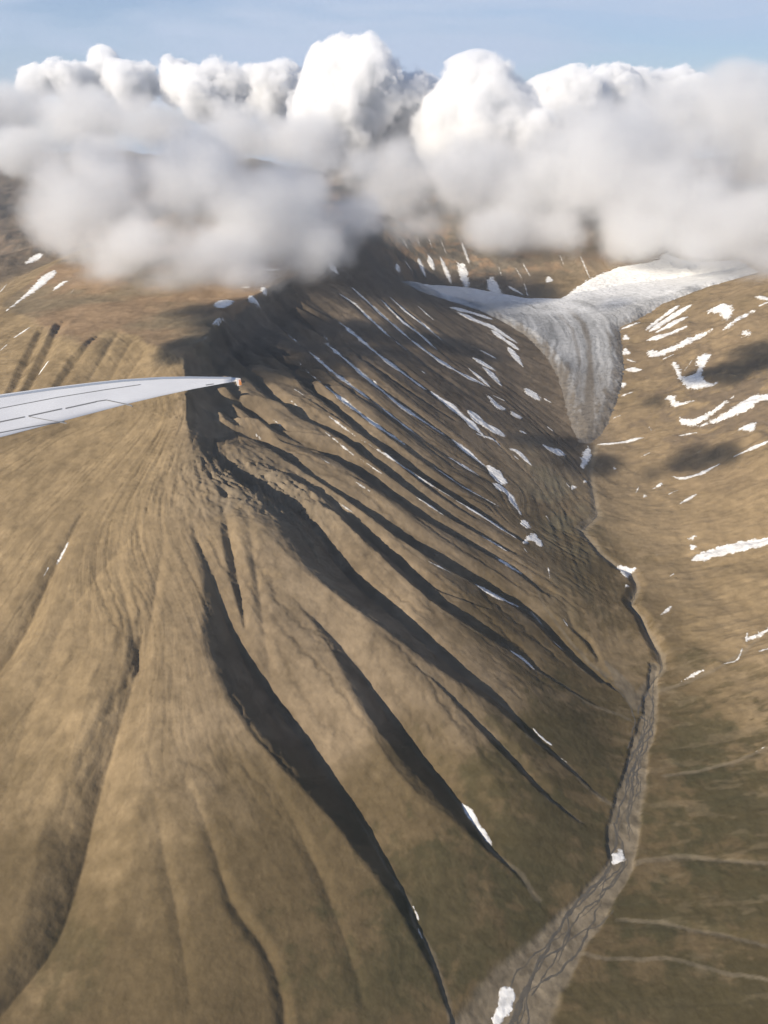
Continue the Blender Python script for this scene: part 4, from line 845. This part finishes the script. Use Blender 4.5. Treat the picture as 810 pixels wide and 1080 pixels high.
# ------------------------------------------------------------------ clouds
import bmesh
from mathutils import Matrix
def cloud(puffs, label, dens=.006, soft=.4, amp=1.0, nscale=500., detail=3.0, vox=60, step=.6, group=None, aniso=.1, k=.5, alb=.93, rough=.62):
    """puffs: (px, py, distance Y, radius in px, squash). One body of vapour whose density falls off round each puff, broken up by noise."""
    W = []
    for (px, py, Yd, rp, sq) in puffs:
        r = pix_ray(px, py); t = Yd / r[1]; c = np.array([0, 0, H]) + r * t; W.append((c, rp * t / FPX, sq))
    bm = bmesh.new(); g = 1.0 + .20 * amp
    for c, ra, sq in W:
        bmesh.ops.create_icosphere(bm, subdivisions=3, radius=1, matrix=Matrix.Translation(tuple(c)) @ Matrix.Diagonal((ra * g, ra * g * 1.15, ra * sq * g, 1)))
    me = bpy.data.meshes.new('cloud'); bm.to_mesh(me); bm.free()
    o = bpy.data.objects.new('cloud', me); COL.objects.link(o)
    rmod = o.modifiers.new('r', 'REMESH'); rmod.mode = 'VOXEL'; rmod.voxel_size = vox; rmod.use_smooth_shade = True
    me2 = bpy.data.meshes.new_from_object(o.evaluated_get(bpy.context.evaluated_depsgraph_get()))
    o.modifiers.clear(); o.data = me2; bpy.data.meshes.remove(me)
    m = bpy.data.materials.new('cloud_vapour'); m.use_nodes = True
    N, L = m.node_tree.nodes, m.node_tree.links
    N.remove(N['Principled BSDF'])
    pv = N.new('ShaderNodeVolumePrincipled'); pv.inputs['Color'].default_value = (alb, alb, alb, 1); pv.inputs['Anisotropy'].default_value = aniso
    L.new(pv.outputs[0], N['Material Output'].inputs['Volume'])
    geo = N.new('ShaderNodeNewGeometry'); last = None
    for c, ra, sq in W:
        a = N.new('ShaderNodeVectorMath'); a.operation = 'SUBTRACT'; a.inputs[1].default_value = tuple(c); L.new(geo.outputs['Position'], a.inputs[0])
        b_ = N.new('ShaderNodeVectorMath'); b_.operation = 'MULTIPLY'; b_.inputs[1].default_value = (1 / ra, 1 / ra / 1.15, 1 / ra / sq); L.new(a.outputs[0], b_.inputs[0])
        l_ = N.new('ShaderNodeVectorMath'); l_.operation = 'LENGTH'; L.new(b_.outputs[0], l_.inputs[0])
        if last is None: last = l_.outputs['Value']
        else:
            s_ = N.new('ShaderNodeMath'); s_.operation = 'SMOOTH_MIN'; s_.inputs[2].default_value = k; L.new(last, s_.inputs[0]); L.new(l_.outputs['Value'], s_.inputs[1]); last = s_.outputs[0]
    nz = N.new('ShaderNodeTexNoise'); nz.inputs['Scale'].default_value = 1 / nscale; nz.inputs['Detail'].default_value = detail; nz.inputs['Roughness'].default_value = rough
    L.new(geo.outputs['Position'], nz.inputs['Vector'])
    ma = N.new('ShaderNodeMath'); ma.operation = 'MULTIPLY_ADD'; ma.inputs[1].default_value = amp * 2; ma.inputs[2].default_value = 1 - amp   # amp*(2n-1)+1
    L.new(nz.outputs[0], ma.inputs[0])
    sb = N.new('ShaderNodeMath'); sb.operation = 'SUBTRACT'; L.new(ma.outputs[0], sb.inputs[0]); L.new(last, sb.inputs[1])
    rm = N.new('ShaderNodeMapRange'); rm.interpolation_type = 'SMOOTHSTEP'; rm.inputs[1].default_value = 0; rm.inputs[2].default_value = soft; rm.inputs[3].default_value = 0; rm.inputs[4].default_value = dens
    L.new(sb.outputs[0], rm.inputs[0]); L.new(rm.outputs[0], pv.inputs['Density'])
    m.cycles.volume_step_rate = step
    me2.name = 'cloud'; me2.materials.clear(); me2.materials.append(m)
    o['label'] = label; o['category'] = 'cloud'; o['group'] = group or 'clouds lying over the ridge'
    return o
cloud([(115, 205, 4466, 74, .8), (205, 195, 4524, 84, .8), (300, 210, 4640, 80, .75), (140, 258, 4176, 62, .6), (235, 266, 4176, 66, .55), (330, 254, 4466, 56, .65), (75, 232, 4408, 52, .8), (372, 225, 4640, 46, .7)], 'large soft grey cloud resting on the plateau above the wing', 0.0075, .8, 1.25, 520, 5, step=1.2)
cloud([(110, 288, 4059, 42, .42), (185, 296, 3943, 44, .38), (265, 292, 4001, 42, .4), (325, 282, 4234, 38, .5)], 'thin mist fringe hanging below the cloud over the plateau', .0034, 1.1, 1.2, 330, 4, step=1.2)
cloud([(420, 195, 7020, 62, .85), (500, 190, 6804, 72, .8), (570, 200, 6696, 74, .8), (440, 240, 6156, 46, .55), (520, 243, 6156, 48, .55), (595, 245, 6156, 48, .55)], 'grey cloud hiding the top of the wall above the glacier', .0058, .85, 1.25, 620, 5, step=1.2)
cloud([(640, 178, 6480, 82, .85), (720, 205, 6156, 82, .8), (660, 240, 6048, 56, .7), (790, 235, 5508, 76, .8), (740, 262, 5508, 48, .55), (812, 276, 4968, 42, .7), (860, 205, 5724, 80, .8)], 'large grey cloud over the hillside at the right edge', .0058, .85, 1.25, 620, 5, step=1.2)
cloud([(20, 112, 8200, 50, .6), (90, 122, 8000, 55, .6), (170, 132, 7800, 56, .65), (250, 140, 7800, 56, .6), (320, 152, 7600, 54, .65), (-60, 118, 8000, 64, .6), (20, 160, 7400, 46, .6), (110, 168, 7200, 50, .6), (200, 172, 7000, 50, .6)], 'long flat grey cloud sheet at the upper left', .005, .6, 1.1, 800, 5, aniso=.1)
cloud([(375, 105, 9500, 58, .95), (350, 135, 9300, 54, .8), (425, 125, 9600, 50, .9)], 'tallest bright white cumulus head in the middle of the cloud bank', .013, .10, 1.0, 520, 6, step=.4, rough=.62, aniso=.0, alb=1.0)
cloud([(505, 117, 9000, 54, .9), (475, 140, 9000, 50, .8), (540, 145, 8800, 50, .8)], 'rounded white cumulus head right of the tallest one', .010, .16, 1.0, 520, 6, step=.4, rough=.62, aniso=.0, alb=1.0)
cloud([(610, 104, 13500, 36, .8), (640, 98, 14000, 34, .8), (680, 95, 14500, 30, .8), (712, 90, 15000, 24, .9), (580, 112, 13500, 34, .8), (720, 108, 14000, 36, .7)], 'row of bright white cumulus heads on the right skyline', .012, .10, 1.05, 560, 6, 110, step=.4, rough=.62, aniso=.0, alb=1.0)
cloud([(40, 88, 15000, 22, .8), (75, 85, 15000, 26, .9), (105, 77, 15500, 26, .9), (140, 90, 15000, 30, .8), (190, 88, 15000, 28, .9), (225, 95, 14500, 36, .9), (290, 98, 14500, 34, .9), (265, 92, 15500, 26, .8)], 'row of small white cumulus heads on the left skyline', .012, .10, 1.05, 560, 6, 110, step=.4, rough=.62, aniso=.0, alb=1.0)
cloud([(775, 128, 8200, 68, .8), (700, 145, 8300, 64, .8), (840, 132, 8000, 76, .8), (610, 150, 8400, 55, .7)], 'dull grey cloud with soft top at the upper right', .0055, .6, 1.1, 800, 5, aniso=.1)
cloud([(345, 170, 3950, 28, .7), (385, 176, 4100, 30, .7)], 'small loose cloud puff left of the middle, below the tallest head', .004, .7, .9, 230, vox=30)
# unseen cumulus beyond the left edge, each set where its shadow reaches a chosen slope
def shade_cloud(pts, label):
    W_ = []
    for tx, ty, z, r_ in pts:                      # where its shadow lies, height of the cloud, radius
        gx_, gy_, gz_ = (float(v_[0]) for v_ in project(terF, [tx], [ty]))
        t = (z - gz_) / sz; x, y = gx_ + sx * t, gy_ + sy * t
        dv = np.array([x, y, z]) - np.array([0, 0, H]); dep = dv[1] * CP - dv[2] * SP
        px = 405 + FPX * dv[0] / dep; py = 540 - FPX * (dv[1] * SP + dv[2] * CP) / dep
        W_.append((px, py, y, r_ * FPX / (y / pix_ray(px, py)[1]), .6))
    cloud(W_, label, .013, .55, .95, 260, vox=40, step=1.2, group='small cumulus drifting beyond the left edge')
shade_cloud([(765, 478, 1900, 110), (735, 486, 1900, 125), (710, 492, 1900, 95), (690, 500, 1900, 70)], 'small cumulus beyond the left edge whose shadow lies on the tan fan')
shade_cloud([(800, 378, 2100, 170), (765, 392, 2100, 150), (730, 398, 2100, 110), (690, 425, 2100, 90)], 'long cumulus beyond the left edge whose shadow lies on the right hillside')
shade_cloud([(320, 352, 1900, 210), (365, 368, 1900, 210), (315, 395, 1900, 170), (405, 352, 1900, 170), (275, 380, 1900, 130)], 'unseen cumulus added beyond the left edge to shade the upper ribbed face')  # out-of-view cloud added to darken the upper face
shade_cloud([(450, 300, 2100, 200), (510, 303, 2100, 190), (570, 305, 2100, 170)], 'cumulus beyond the left edge whose shadow lies on the glacier arm')
shade_cloud([(630, 490, 1900, 110), (600, 470, 1900, 100)], 'small cumulus beyond the left edge whose shadow lies at the glacier snout')
shade_cloud([(470, 362, 1950, 120), (505, 375, 1950, 100)], 'small cumulus beyond the left edge whose shadow lies beside the glacier')

# ------------------------------------------------------------------ haze: a little even air light
bm = bmesh.new(); bmesh.ops.create_cube(bm, size=1)
me = bpy.data.meshes.new('haze'); bm.to_mesh(me); bm.free()
hz = link('haze', me, None, kind='stuff')
hz.scale = (60000, 44000, 3900); hz.location = (0, 12000, 1400)
m = bpy.data.materials.new('haze_air'); m.use_nodes = True
m.node_tree.nodes.remove(m.node_tree.nodes['Principled BSDF'])
pv = m.node_tree.nodes.new('ShaderNodeVolumePrincipled'); pv.inputs['Color'].default_value = (.72, .85, 1, 1); pv.inputs['Density'].default_value = 1.3e-5; pv.inputs['Anisotropy'].default_value = .2
m.node_tree.links.new(pv.outputs[0], m.node_tree.nodes['Material Output'].inputs['Volume'])
me.materials.append(m)
